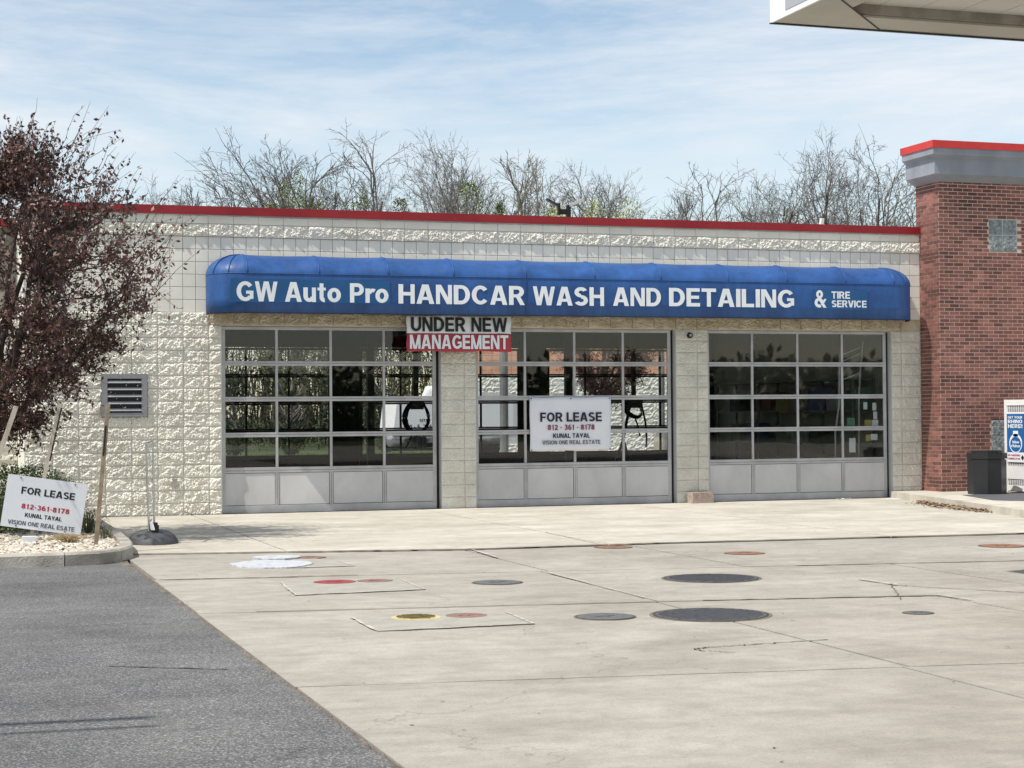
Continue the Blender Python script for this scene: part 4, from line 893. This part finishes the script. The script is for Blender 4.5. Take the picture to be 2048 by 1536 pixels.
# bare trees beyond the building
def bare_tree(seed, spread=.42, stems=1):
    rg = np.random.default_rng(seed); P0=[]; P1=[]
    def grow(p, d, L_, r, lvl):
        n = 6 if lvl < 3 else 4; pts=[p]; dd=d.copy(); seg=L_/(n-1)
        for i in range(n-1):
            dd = dd+rg.normal(size=3)*(.06+.045*lvl)+np.array([0,0,.10 if lvl in (1,2) else .02]); dd/=np.linalg.norm(dd); pts.append(pts[-1]+dd*seg)
        pts=np.array(pts); r1 = r*(.55 if lvl<4 else .45); (P0 if lvl<2 else P1).append((pts,np.linspace(r,r1,n)))
        if lvl==5: return
        if lvl>=2:
            e_=math.sqrt((pts[-1][0]/5.2)**2+(pts[-1][1]/5.2)**2+((pts[-1][2]-10.3)/6.6)**2)
            if e_>1.12: return
        nch = [5,5,5,4,3][lvl]
        for k in range(nch):
            f = (.25+.75*(k+rg.uniform(.1,.9))/nch) if lvl else (.5+.5*(k+.7)/nch); i0=min(n-2,int(f*(n-1))); q=pts[i0]+(pts[i0+1]-pts[i0])*(f*(n-1)-i0)
            a=rg.uniform(0,6.28); side=np.cross(dd,[math.cos(a),math.sin(a),.3]); side/=np.linalg.norm(side)+1e-9
            ang = spread*rg.uniform(.55,1.5)*(1.3 if lvl>1 else 1)
            if k==nch-1: ang*=.3
            nd=dd*math.cos(ang)+side*math.sin(ang); nd/=np.linalg.norm(nd)
            grow(q, nd, L_*([.95,.62,.60,.58,.55][lvl])*rg.uniform(.75,1.15)*(1.15-.45*f if lvl else 1), max(.011,np.interp(f,[0,1],[r,r1])*rg.uniform(.45,.7)), lvl+1)
    for s in range(stems):
        d=np.array([rg.normal()*.16*(stems>1),rg.normal()*.16*(stems>1),1.0]); d/=np.linalg.norm(d)
        grow(np.array([rg.normal()*.15,rg.normal()*.15,0]), d, 7.0, .24/math.sqrt(stems), 0)
    return P0, P1
m_tbark = mat('grey_bark', (.12,.105,.095), .95, (.20,.18,.16), 3); m_tbark2 = mat('pale_bark', (.17,.155,.125), .95, (.26,.24,.19), 3)
m_bud = mat('bud_leaf', (.16,.13,.12), .8, (.24,.20,.19), 3, rnd=.3)
TV=[]
for s in range(8):
    P0,P1 = bare_tree(100+s, [.46,.42,.36,.46,.50,.38,.30,.44][s], [1,1,1,2,1,2,1,1][s])
    V0,Q0=tubes_np(P0,6); V1,Q1=tubes_np(P1,3); H=np.percentile(V1[:,2],99.3); R=np.percentile(np.abs(V1[:,:2]-V1[:,:2].mean(0)),90)
    V0/=1; TV.append((fastmesh('trunk',V0,Q0,m_tbark,True),fastmesh('crown',V1,Q1,m_tbark),H,R))
pale = []
for s in (2,6):
    a=TV[s][0].copy(); b_=TV[s][1].copy(); a.materials[0]=m_tbark2; b_.materials[0]=m_tbark2; pale.append((a,b_,TV[s][2],TV[s][3]))
TREES=[(10.7,80,16.6,1.6),(15.7,85,19.6,3.7),(20.3,92,21.1,2.6),(21.0,84,20.8,2.6),(25.5,95,19.9,1.8),(25.2,82,19.4,2.2),(30.1,92,21.7,2.5),(34.2,100,22.5,2.5),(32.9,88,20.2,2.0),(31.9,80,18.8,1.8),(36.7,84,19.0,2.2),(42.9,95,20.7,2.0),(40.3,84,18.8,1.5),(45.5,92,19.4,1.7),(42.3,80,17.0,1.5),(48.4,84,19.5,2.7),(57.3,96,20.8,2.1),(53.1,82,20.9,3.0),(62.2,94,22.4,2.4),(57.7,80,20.6,3.1),(67.6,92,21.7,2.4),(12.9,88,17.2,2.0),(38.9,88,18.4,2.0),(29.0,86,19.5,2.0),(50.5,90,18.2,2.2),(59.9,86,19.4,2.4)]
TL=['short bare tree at the far left of the skyline','wide spreading bare tree, second from the left on the skyline','bare tree just left of the tallest one','tallest bare tree of the left group on the skyline','thin bare tree in the dip right of the tallest left group tree','bare tree with forked stem starting the middle clump','high bare tree in the middle clump above the word HANDCAR','bare tree right of the middle clump top','bare tree near the pale upright one','pale upright bare tree above the word WASH','rounded bare tree above the roof floodlight','bare tree to the right of the roof floodlight','budding bare tree right of the floodlight shrub','small bare tree before the gap in the skyline','lowest bare tree at the left side of the skyline gap','rounded bare tree at the right side of the skyline gap','thin bare tree between the rounded and the wide right trees','wide tall bare tree above the word DETAILING','bare tree between the two widest right hand trees','wide bare tree left of the brick tower','bare tree partly hidden by the brick tower','low bare tree between the first two on the left','low bare tree behind the right end of the middle clump','low bare tree inside the middle clump','low bare tree filling the right side of the gap','low bare tree between the wide right hand trees']
for i,(x,y,zt,hw) in enumerate(TREES):
    src = pale[0] if i==9 else (pale[1] if i in (8,22) else TV[(i*3+i//3)%8])
    t=empty('bare_tree',TL[i],'tree',(x,y,0),'bare trees beyond the building'); H=src[2]; s=zt/H
    for me,nm in ((src[0],'trunk'),(src[1],'crown')):
        o=link(nm,me,t,(0,0,0)); 
        if i in (11,12,13) and nm=='crown':
            pass
    k=min(max(hw*1.6/src[3],.72*s),1.3*s)
    t.scale=(k,k,s*.965); t.rotation_euler[2]=random.uniform(0,6.28)
# green undergrowth trees
m_gl = mat('spring_leaf', (.09,.13,.035), .7, (.20,.24,.08), .6, 3, rnd=.35); m_yl = mat('yellow_spring_leaf', (.30,.33,.09), .7, (.44,.46,.17), .6, 3, rnd=.3); m_ol = mat('olive_leaf', (.10,.105,.05), .8, (.19,.185,.10), .5, 3, rnd=.35); m_dg = mat('dark_evergreen', (.018,.035,.013), .7, (.05,.075,.025), .8, 3, rnd=.4)
def leaf_tree(name,label,x,y,zt,hw,m,seed,n=4200,group='leafing trees beyond the building',size=.16,z0=2.5):
    t=empty(name,label,'tree',(x,y,0),group); rg=np.random.default_rng(seed)
    link('trunk',fastmesh('trunk',*tubes_np([(np.array([[x,y,0],[x+.1,y,zt*.3],[x,y+.1,zt*.6],[x,y,zt*.93]]),np.array([.16,.12,.08,.02]))]+[(np.array([[x,y,zk],[x+math.cos(a)*hw*.5,y+math.sin(a)*hw*.5,zk+hw*.5],[x+math.cos(a)*hw*.9,y+math.sin(a)*hw*.9,zk+hw*1.2]]),np.array([.06,.04,.01])) for zk,a in zip(rg.uniform(zt*.2,zt*.85,26),rg.uniform(0,6.28,26))],4),m_tbark),t)
    z=rg.uniform(z0,zt,n); a=rg.uniform(0,6.28,n); env=hw*np.sin(np.clip((z-z0)/(zt-z0),0,1)**1.0*math.pi*.92+.15)**.7
    r=env*np.sqrt(rg.uniform(.05,1,n)); p=np.stack([x+np.cos(a)*r,y+np.sin(a)*r,z],1)
    kk=np.array([noise.noise((q[0]*.8+seed,q[1]*.8,q[2]*.8)) for q in p]); p=p[kk>-.12]
    o=link('crown',leafcloud(p,size,'crown',m,.5,.1,seed),t); o['kind']='stuff'
LT=[(15.2,72,15.9,1.9,m_gl,'light green tree just above the roof left of the tall bare trees'),(13.6,70,13.6,1.2,m_ol,'olive tree at the roof line behind the wide bare tree'),(19.7,75,15.4,1.8,m_gl,'green tree below the tallest left bare tree'),(21.6,72,14.4,1.4,m_ol,'olive tree low behind the left skyline'),(26.5,74,15.8,1.9,m_gl,'olive green tree under the middle clump'),(28.4,74,14.6,.8,m_gl,'small green tree right of the middle clump foot'),(30.6,70,14.1,2.0,m_yl,'yellow green tree left of the roof floodlight'),(32.6,68,14.2,2.2,m_yl,'yellow green tree right of the roof floodlight'),(35.4,70,14.6,2.2,m_yl,'pale yellow green tree before the gap'),(17.2,74,14.9,1.1,m_ol,'dull green tree between the two left bare trees')]
for i,(x,y,zt,hw,m,l) in enumerate(LT): leaf_tree('leafing_tree',l,x,y,zt,hw,m,40+i)
m_brush = mat('brush_bark', (.03,.027,.022), .95, (.055,.05,.04), 2)
m_th = mat('thicket_leaf', (.04,.045,.022), .85, (.11,.115,.06), .35, 4, rnd=.55)
# far thicket seen over the roof foot and through the bays
m_dgx=0; rg=np.random.default_rng(77); n=90000
p=np.stack([rg.uniform(-4,62,n),rg.uniform(56,72,n),rg.uniform(0,1,n)**1.1*9.3],1); kk=np.array([noise.noise((q[0]*.35,q[1]*.3,q[2]*.5)) for q in p]); p=p[kk>-.42]
o=link('thicket',leafcloud(p,.26,'thicket',m_th,.35,-.3,8)); o['kind']='stuff'
ps=[]
for i in range(1300):
    x=rg.uniform(-5,72); y=rg.uniform(68,92); h=rg.uniform(4,12.4); l=rg.normal(size=2)*1.0; mid=np.array([x+l[0]*.4+rg.normal()*.2,y+l[1]*.4,h*.55]); ps.append((np.array([[x,y,0],mid,[x+l[0],y+l[1],h]]),np.array([.05,.035,.012])))
    for k in range(5): a=rg.uniform(0,6.28); q=mid+(np.array([x+l[0],y+l[1],h])-mid)*rg.uniform(0,.8); q2=q+np.array([math.cos(a)*.9,math.sin(a)*.9,rg.uniform(.5,1.6)]); ps.append((np.array([q,(q+q2)/2+rg.normal(size=3)*.08,q2]),np.array([.02,.014,.008])))
o=link('brushwood',fastmesh('brushwood',*tubes_np(ps,3),m_brush)); o['kind']='stuff'
n=42000; p=np.stack([rg.uniform(-90,90,n),rg.uniform(-92,-84,n),rg.uniform(0,1,n)**1.2*7],1); kk=np.array([noise.noise((q[0]*.12,q[1]*.1,q[2]*.25))*2+5.2-q[2] for q in p]); p=p[kk>0]
o=link('unseen_wood',leafcloud(p,.85,'unseen_wood',m_dg,.6,-.3,9)); o['kind']='stuff'  # added tree row behind the camera, darkens what the door glass reflects
EV=[(9.0,41,2.6,.75),(7.1,43,3.4,.9),(12.3,44,3.3,.8),(5.4,40,2.6,1.0),(13.9,45,2.8,.9)]
for i,(x,y,zt,hw) in enumerate(EV):
    leaf_tree('evergreen_shrub',['dark evergreen seen through the left door, second column','tall dark evergreen seen through the left door, first column','dark evergreen seen left of the white truck','broad dark evergreen seen at the left door edge','dark evergreen beside the white truck'][i],x,y,zt,hw,m_dg,60+i,3200,'evergreens behind the lot',.12,.1)
# grass bank
n=14000; p=np.stack([rg.uniform(-6,17,n),rg.uniform(34,40,n),np.full(n,-.03)],1)
ps=np.stack([p,p+np.stack([rg.normal(size=n)*.04,rg.normal(size=n)*.04,rg.uniform(.06,.2,n)],1),p+np.stack([np.full(n,.04),np.zeros(n),np.zeros(n)],1)],1).reshape(-1,3)
o=link('grass_bank',fastmesh('grass_bank',ps,np.arange(3*n).reshape(n,3),mat('bank_grass',(.045,.085,.015),.9,(.09,.14,.035),.8,rnd=.3))); o['kind']='stuff'
struct('grass_verge', MB().box(-30,17,33.8,43,-.10,-.025), m_grass)

# ------------------------------------------------------------------ behind: neighbouring block building, vehicles, lamp posts
nb = empty('neighbour_building', 'block building behind the bays, orange upper blocks over rough white', 'building', (30,42,0))
nb.location=(15.25,42,0); nb.rotation_euler[2]=-math.radians(10)
mb=MB(); nx=420; nz=56; rough=[]
m_nw=mat('rough_white_block',(.80,.79,.70),.9,(.86,.85,.78),2,bump=.5,bscale=25)
for j in range(nz+1): rough.append([(27.0*i/nx,-(.035*noise.noise((i*.4+j*.25,j*.5,5))+.04*noise.noise((i*.9,j*1.1,3)))+(.012 if j%3==0 else 0),lrp(-.1,3.25,j/nz)) for i in range(nx+1)])
link('rough_wall', mb.grid(rough).mesh('rough_wall',m_nw), nb, (0,0,0))
link('wall_core', MB().prism([(.01,.08),(27,.08),(27,8),(4.2,8)],-.1,5.6).mesh('wall_core',m_mortar), nb, (0,0,0))
ob2=MB().bevbox(-.197,.197,0,.04,-.097,.097,.004).mesh('block', m_or)
for r in range(8):
    for k in range(36): link('block',ob2,nb,(.2+k*.4064,.02,3.35+r*.2032))
link('upper_wall', MB().box(14.85,27,.02,.079,3.251,4.88).mesh('upper_wall',m_or), nb, (0,0,0))
link('roof_coping', MB().prism([(-.03,-.1),(27,-.1),(27,8.1),(4.2,8.1)],5.605,5.72).mesh('roof_coping',m_red), nb, (0,0,0))
# white service truck with tank
tk = empty('tank_truck', 'white service truck with a silver tank behind the left bay', 'truck', (12.6,30,0))
body = MB(); body.v=[(10.25,29.2,1.05),(14.5,29.2,1.05),(14.5,29.2,2.12),(11.3,29.2,2.16),(10.38,29.2,2.05)]+[(10.25,31.2,1.05),(14.5,31.2,1.05),(14.5,31.2,2.12),(11.3,31.2,2.16),(10.38,31.2,2.05)]
body.f=[(0,1,2,3,4),(9,8,7,6,5)]+[(i,5+i,5+(i+1)%5,(i+1)%5) for i in range(5)]
body.build('body', mat('truck_white',(.86,.86,.86),.4,(.90,.90,.90),2), tk)
MB().tube([(11.55,30.1,2.15),(11.7,30.1,2.38),(12.6,30.1,2.46),(13.6,30.1,2.4)],[.1,.22,.25,.2],10).build('hatch', m_wm, tk, smooth=True)
m_tank=mat('silver_tank',(.55,.56,.57),.25,(.62,.62,.63),2,metal=.8)
MB().tube([(10.2,30.0,.78),(10.35,30.0,.78),(11.1,30.0,.78)],[.18,.30,.31],20).build('tank', m_tank, tk, smooth=True)
MB().tube([(11.45,30.0,.78),(11.55,30.0,.78),(14.3,30.0,.78)],[.2,.30,.30],20).build('tank', m_tank, tk, smooth=True)
MB().box(10.3,14.4,29.6,30.6,.38,.46).build('chassis', m_black, tk); MB().box(11.1,11.42,29.3,29.9,.45,.85).build('pump_box', m_black, tk)
for wx in (12.1,13.4):
    mb=MB(); n0=20; mb.v=[(wx+.36*math.cos(6.283*i/n0),29.35,.36+.36*math.sin(6.283*i/n0)) for i in range(n0)]+[(wx+.36*math.cos(6.283*i/n0),29.65,.36+.36*math.sin(6.283*i/n0)) for i in range(n0)]; mb.f=[tuple(range(n0)),tuple(range(2*n0-1,n0-1,-1))]+[(i,n0+i,n0+(i+1)%n0,(i+1)%n0) for i in range(n0)]; mb.build('wheel', m_black, tk)
letters('lettering','510 - 5  7661',(10.60,29.19,1.13),*AX,1.08,.14,(0,-1,0),m_black,tk); letters('lettering','SITE',(11.15,29.19,1.37),*AX,.32,.09,(0,-1,0),m_black,tk)
# caravan
rv = empty('caravan', 'white caravan parked behind the middle bay', 'caravan', (15,35,0))
mb=MB(); mb.v=[(13.4,34,.5),(16.3,34,.5),(16.3,34,2.25),(15.9,34,2.42),(13.4,34,2.42)]+[(13.4,36.4,.5),(16.3,36.4,.5),(16.3,36.4,2.25),(15.9,36.4,2.42),(13.4,36.4,2.42)]; mb.f=[(0,1,2,3,4),(9,8,7,6,5)]+[(i,5+i,5+(i+1)%5,(i+1)%5) for i in range(5)]; mb.build('body',m_wm,rv)
MB().box(15.62,15.9,33.96,33.99,1.28,1.78).build('window',m_black,rv); MB().box(14.55,14.75,33.96,33.99,1.0,1.65).build('window',m_black,rv); MB().box(14.85,16.1,33.97,33.99,.92,1.03).build('stripe',m_greyp,rv)
MB().box(15.05,15.25,33.97,33.99,1.72,1.75).build('vent',m_greyp,rv); MB().box(15.05,15.25,33.97,33.99,1.62,1.65).build('vent',m_greyp,rv); MB().box(15.42,15.44,33.975,33.99,.55,2.2).build('door_edge',m_greyp,rv)
for wx in (14.4,15.2): MB().tube([(wx,33.95,.33),(wx,34.3,.33)],.33,16).build('wheel',m_black,rv)
m_post=mat('lamp_post_grey',(.18,.18,.18),.6,(.24,.24,.24),3)
def lamp(x,y,r,label,cr,ch_,hh=8.2):
    t=empty('lamp_post',label,'lamp post',(x,y,0),'lamp posts behind the building')
    MB().tube([(x,y,ch_),(x,y,hh)],r,12).build('pole',m_post,t); MB().disc(x,y,-.05,ch_,cr,24).build('concrete_base',m_curb,t); MB().disc(x,y,ch_,ch_+.18,r*2.4,12,r*1.9).build('base_cover',m_post,t); MB().box(x-.5,x+.1,y-.18,y+.18,hh,hh+.15).build('lamp_head',m_post,t)
lamp(23.9,38.3,.13,'grey lamp post on a round concrete base behind the right half of the middle bay',.34,.62)
lamp(10.4,17.5,.12,'grey lamp post seen at the left edge of the middle door',.12,.1,5.4)
# crab apple behind
ct2=empty('crab_apple_tree','purple leaved tree seen through the middle bay, in front of the white wall','tree',(18.6,32,0))
sc2=1.25
for ch_o in list(ct.children):
    q=bpy.data.objects.new(ch_o.name.split('.')[0],ch_o.data); COL.objects.link(q); q.parent=ct2; q.matrix_parent_inverse=Matrix(); q.location=(3.95*1.0*sc2,5.0*sc2,.35); q.scale=(sc2,)*3
    for g in ch_o.children:
        q2=bpy.data.objects.new('leaves',g.data); COL.objects.link(q2); q2.parent=q; q2['kind']='stuff'

# ------------------------------------------------------------------ inside the bays
m_hose=mat('black_hose',(.008,.008,.011),.5)
hr=empty('hanging_hose','black hose coil hanging inside the left bay','hose',(4.37,4.3,1.5))
MB().box(4.33,4.42,4.27,4.33,1.93,3.99).build('drop_bracket',m_idoor,hr)
for k in range(6):
    rx=.20+.012*k; rz=.30+.012*((k*5)%6); oy=4.22+.018*k
    MB().tube([(4.38+rx*math.sin(t)*(1-.18*math.cos(t)),oy+.01*math.sin(3*t),1.56+rz*math.cos(t)) for t in [i*2*math.pi/28 for i in range(29)]],.018,6).build('coil',m_hose,hr,smooth=True)
MB().obox((4.38,4.24,1.78),(.12,0,0),(0,.05,0),(0,0,.09)).build('reel',m_hose,hr)
MB().tube([(4.30,4.2,1.30),(4.22,4.2,1.1),(4.12,4.18,.93)],.014,6).build('nozzle',m_hose,hr)
def squig(label,x,y,z0,z1,m,n=5):
    pts=[(x+.05*math.sin(t*n*math.pi*2),y+.03*math.cos(t*n*6.28),lrp(z1,z0,t)) for t in np.linspace(0,1,50)]
    o=MB().tube(pts,.008,5).build('air_line',m,smooth=True); o['label']=label; o['category']='air hose'
squig('black coiled air line hanging inside the left bay beside the hose coil',4.13,4.3,1.85,3.6,m_hose,7); squig('black coiled air line hanging near the top of the middle bay',8.45,4.3,2.5,3.6,m_hose,4); squig('red coiled air line hanging inside the right bay',11.55,4.3,1.95,3.6,mat('red_line',(.16,.02,.02),.5),8)
h2=empty('hose_stand','black hose reel on splayed legs inside the middle bay','hose reel',(8.75,4.3,0))
MB().box(8.83,8.91,4.27,4.33,1.9,3.99).build('drop_post',m_idoor,h2)
MB().tube([(8.80,4.3,1.80),(8.62,4.3,1.0),(8.42,4.3,.5),(8.42,4.3,.05)],.03,6).build('leg',m_hose,h2); MB().tube([(8.66,4.3,1.0),(8.78,4.3,.55),(8.84,4.3,.05)],.03,6).build('leg',m_hose,h2)
for k in range(5): MB().tube([(8.84+(.17+.01*k)*math.sin(t),4.24+.02*k,1.68+(.13+.012*k)*math.cos(t)-.08*math.sin(t)) for t in [i*2*math.pi/22 for i in range(23)]],.018,6).build('coil',m_hose,h2,smooth=True)
MB().obox((8.86,4.3,1.80),(.17,0,0),(0,.08,0),(0,0,.11)).build('reel',m_hose,h2)
MB().tube([(9.0,4.2,1.75),(9.08,4.2,1.4),(9.1,4.2,1.1),(9.09,4.2,.9)],.02,6).build('trigger_hose',m_hose,h2); MB().tube([(8.85,4.2,1.5),(8.93,4.2,1.3),(8.96,4.2,1.12)],.016,6).build('trigger_hose',m_hose,h2)
# posts between the bays
for x,l in ((3.95,'dark steel post between the left and middle bays'),(8.2,'dark steel post between the middle and right bays')):
    o=MB().box(x-.07,x+.07,6.2,6.34,0,3.99).build('steel_post',m_idoor); o['label']=l; o['category']='post'
# right bay shelving with things, seen dark through the glass
sh=empty('storage_rack','dark metal storage rack along the end wall inside the right bay','rack',(12.3,4,0))
for y in (1.2,3.2,5.2,7.2):
    for x in (12.05,12.5): MB().box(x-.02,x+.02,y-.02,y+.02,0,2.2).build('upright',m_post,sh)
for z in (.3,.95,1.6,2.2): MB().box(12.03,12.52,1.2,7.2,z-.015,z+.015).build('shelf',m_post,sh)
cols=[(.30,.27,.22),(.12,.22,.18),(.35,.30,.10),(.10,.12,.25),(.4,.4,.4),(.22,.08,.07),(.05,.05,.05)]
cm=[mat('carton_%d'%i,c,.8,tuple(v_*1.2 for v_ in c),5) for i,c in enumerate(cols)]
names=['brown','green','yellow','blue','white','red','black']; pos_=['near','second','third','fourth','fifth','sixth','seventh','far']
lv=['bottom','middle','top']
for j,z in enumerate((.315,.965,1.615)):
    for k in range(8):
        if random.random()<.15: continue
        y=1.35+k*.72; c_=random.randrange(7); hh=random.uniform(.22,.5); ww=random.uniform(.18,.3)
        o=MB().bevbox(12.08,12.45,y-ww,y+ww,z,z+hh,.01).build('carton',cm[c_]); o['label']='%s carton, %s from the front on the %s shelf of the right bay rack'%(names[c_],pos_[k],lv[j]); o['category']='carton'; o['group']='cartons on the storage rack'
ld=empty('display_frame','bent white tube frame standing inside the right bay','frame',(11.8,.9,0))
MB().tube([(11.50,.9,0),(11.52,.9,1.2),(11.60,.9,1.7),(11.62,.9,2.4),(11.66,.9,2.85)],.017,6).build('tube',m_wm,ld); MB().tube([(12.0,.9,0),(12.02,.9,1.8),(12.06,.9,2.4),(12.12,.9,2.9)],.017,6).build('tube',m_wm,ld)
for z in (2.15,2.5,2.62): MB().tube([(11.62,.9,z),(12.05,.9,z+.16)],.012,6).build('crossbar',m_wm,ld)
PPR=[(11.70,11.78,1.62,1.75,'white','small white notice at the top of the right door stack'),(11.885,11.965,1.60,1.74,'white','pale notice at the top right of the right door glass'),(11.90,11.98,1.44,1.58,'white','white notice below the top one at the right door edge'),(11.72,11.86,1.29,1.43,'yellow','yellow notice in the right door glass'),(11.87,12.0,1.30,1.43,'white','white notice beside the upper yellow notice'),(11.36,11.52,1.30,1.47,'green','green notice low in the third row of the right door'),(11.40,11.53,.84,1.10,'white','long white notice low in the right door glass'),(11.74,11.83,1.04,1.16,'yellow','small yellow notice in the bottom glass row'),(11.84,11.98,1.06,1.17,'white','white notice in the bottom glass row by the edge')]
mc={'white':m_white,'yellow':mat('notice_yellow',(.45,.38,.12),.7),'green':mat('notice_green',(.12,.30,.20),.7)}
for x0,x1,z0,z1,c_,l in PPR:
    o=MB().box(x0,x1,.165,.167,z0,z1).build('paper_notice',mc[c_]); o['label']=l; o['category']='notice'; o['group']='notices inside the right door'
# flood light on roof
fl=empty('roof_floodlight','black twin head floodlight on the roof edge above the awning','floodlight',(5.96,.1,4.95))
MB().box(5.95,6.02,.06,.13,4.95,5.17).build('post',m_black,fl); MB().box(5.82,5.95,.075,.115,5.01,5.10).build('bracket',m_black,fl); MB().box(5.79,5.83,.06,.12,4.99,5.20).build('arm',m_black,fl)
MB().obox((5.70,.08,5.20),(.12,0,-.062),(0,.05,0),(.006,0,.012)).build('lamp_head',m_black,fl); MB().obox((6.12,.08,5.215),(.13,0,.055),(0,.05,0),(-.01,0,.022)).build('lamp_head',m_flash,fl); MB().obox((6.06,.08,5.165),(.06,0,.018),(0,.04,0),(-.004,0,.012)).build('knuckle',m_black,fl)
o=MB().obox((11.06,.5,5.0),(.03,0,.0),(0,.03,0),(.025,0,.13)).build('vent_pipe',m_wm); o['label']='short white pipe sticking up behind the coping at the right'; o['category']='pipe'

# ------------------------------------------------------------------ fuel station canopy (top right)
cn=empty('fuel_canopy','white edged fuel station canopy corner at the top right, beige underside','canopy',(10,-20,5))
m_cw=mat('canopy_white',(.78,.78,.77),.5,(.82,.82,.81),2); m_cg=mat('canopy_grey_panel',(.36,.38,.42),.5,(.40,.42,.46),2); m_cb=mat('canopy_beige',(.50,.48,.42),.7,(.58,.56,.50),1.2,8,stretch=(1,1,3)); m_cd=mat('canopy_stained',(.24,.225,.19),.8,(.40,.37,.32),2.5,8,lo=.4,hi=.6)
m_cc=mat('canopy_ceiling',(.66,.64,.58),.6,(.72,.70,.65),1.2); cx,cy0=2.65,-14.3; z5=5.0; LX=16; LY=-17
MB().box(cx,cx+.02,cy0+LY,cy0,z5,z5+1.0).build('fascia',m_cw,cn)
MB().box(cx+.0201,cx+LX,cy0-.02,cy0,z5,z5+1.0).build('fascia',m_cw,cn)
MB().box(cx-.004,cx-.0005,cy0+LY,cy0-.30,z5+.05,z5+.85).build('fascia_panel',m_cg,cn)
mb=MB(); mb.v=[(cx+.02,cy0-.02,z5+.004),(cx+1.08,cy0-.02,z5+.004),(cx+.02,cy0-1.12,z5+.004)]; mb.f=[(0,2,1)]; MB().tube([(cx+1.08,cy0-.02,z5+.004),(cx+.02,cy0-1.12,z5+.004)],.008,4).build('seam',m_black,cn); o=mb.build('corner_soffit',m_cb,cn)
MB().box(cx+.02,cx+LX,cy0-.42,cy0-.021,z5+.008,z5+.03).build('edge_soffit',m_cb,cn); MB().box(cx+.0205,cx+.42,cy0+LY,cy0-.421,z5+.008,z5+.03).build('edge_soffit',m_cb,cn)
MB().box(cx+.421,cx+LX,cy0-.45,cy0-.43,z5+.031,z5+.125).build('inner_fascia',m_cd,cn); MB().box(cx+.40,cx+.42,cy0+LY,cy0-.43,z5+.031,z5+.125).build('inner_fascia',m_cd,cn)
k=0; x=cx+.43
while x < cx+LX:
    MB().box(x+.004,x+.396,cy0+LY,cy0-.452,z5+.115,z5+.14).build('ceiling_panel',m_cc,cn); x+=.40
MB().box(cx+.03,cx+LX-.01,cy0+LY,cy0-.03,z5+.5,z5+.9).build('roof_deck',m_cd,cn)
MB().box(cx-.004,cx+LX,cy0-.03,cy0+.006,z5-.006,z5+.003).build('drip_edge',m_black,cn)
tp = empty('shadow_pole','added tall twin arm pole, unseen left of the lot, its arms shading the asphalt','added pole',(-13,-20.0,0))
MB().tube([(-13,-20.0,0),(-13,-20.0,7.2)],[.12,.07],10).build('pole',m_post,tp)
MB().tube([(-13,-20.0,7.0),(-10,-20.0,7.15),(-7.45,-20.15,7.1)],.045,6).build('arm',m_post,tp); MB().tube([(-13,-20.3,7.0),(-10,-20.3,7.15),(-7.45,-20.42,7.1)],.028,6).build('arm',m_post,tp); MB().tube([(-13,-20.3,7.0),(-13,-20.0,7.0)],.04,6).build('bracket',m_post,tp)
# added overhead twin arm pole that throws the thin shadows on the asphalt (stands outside the frame)
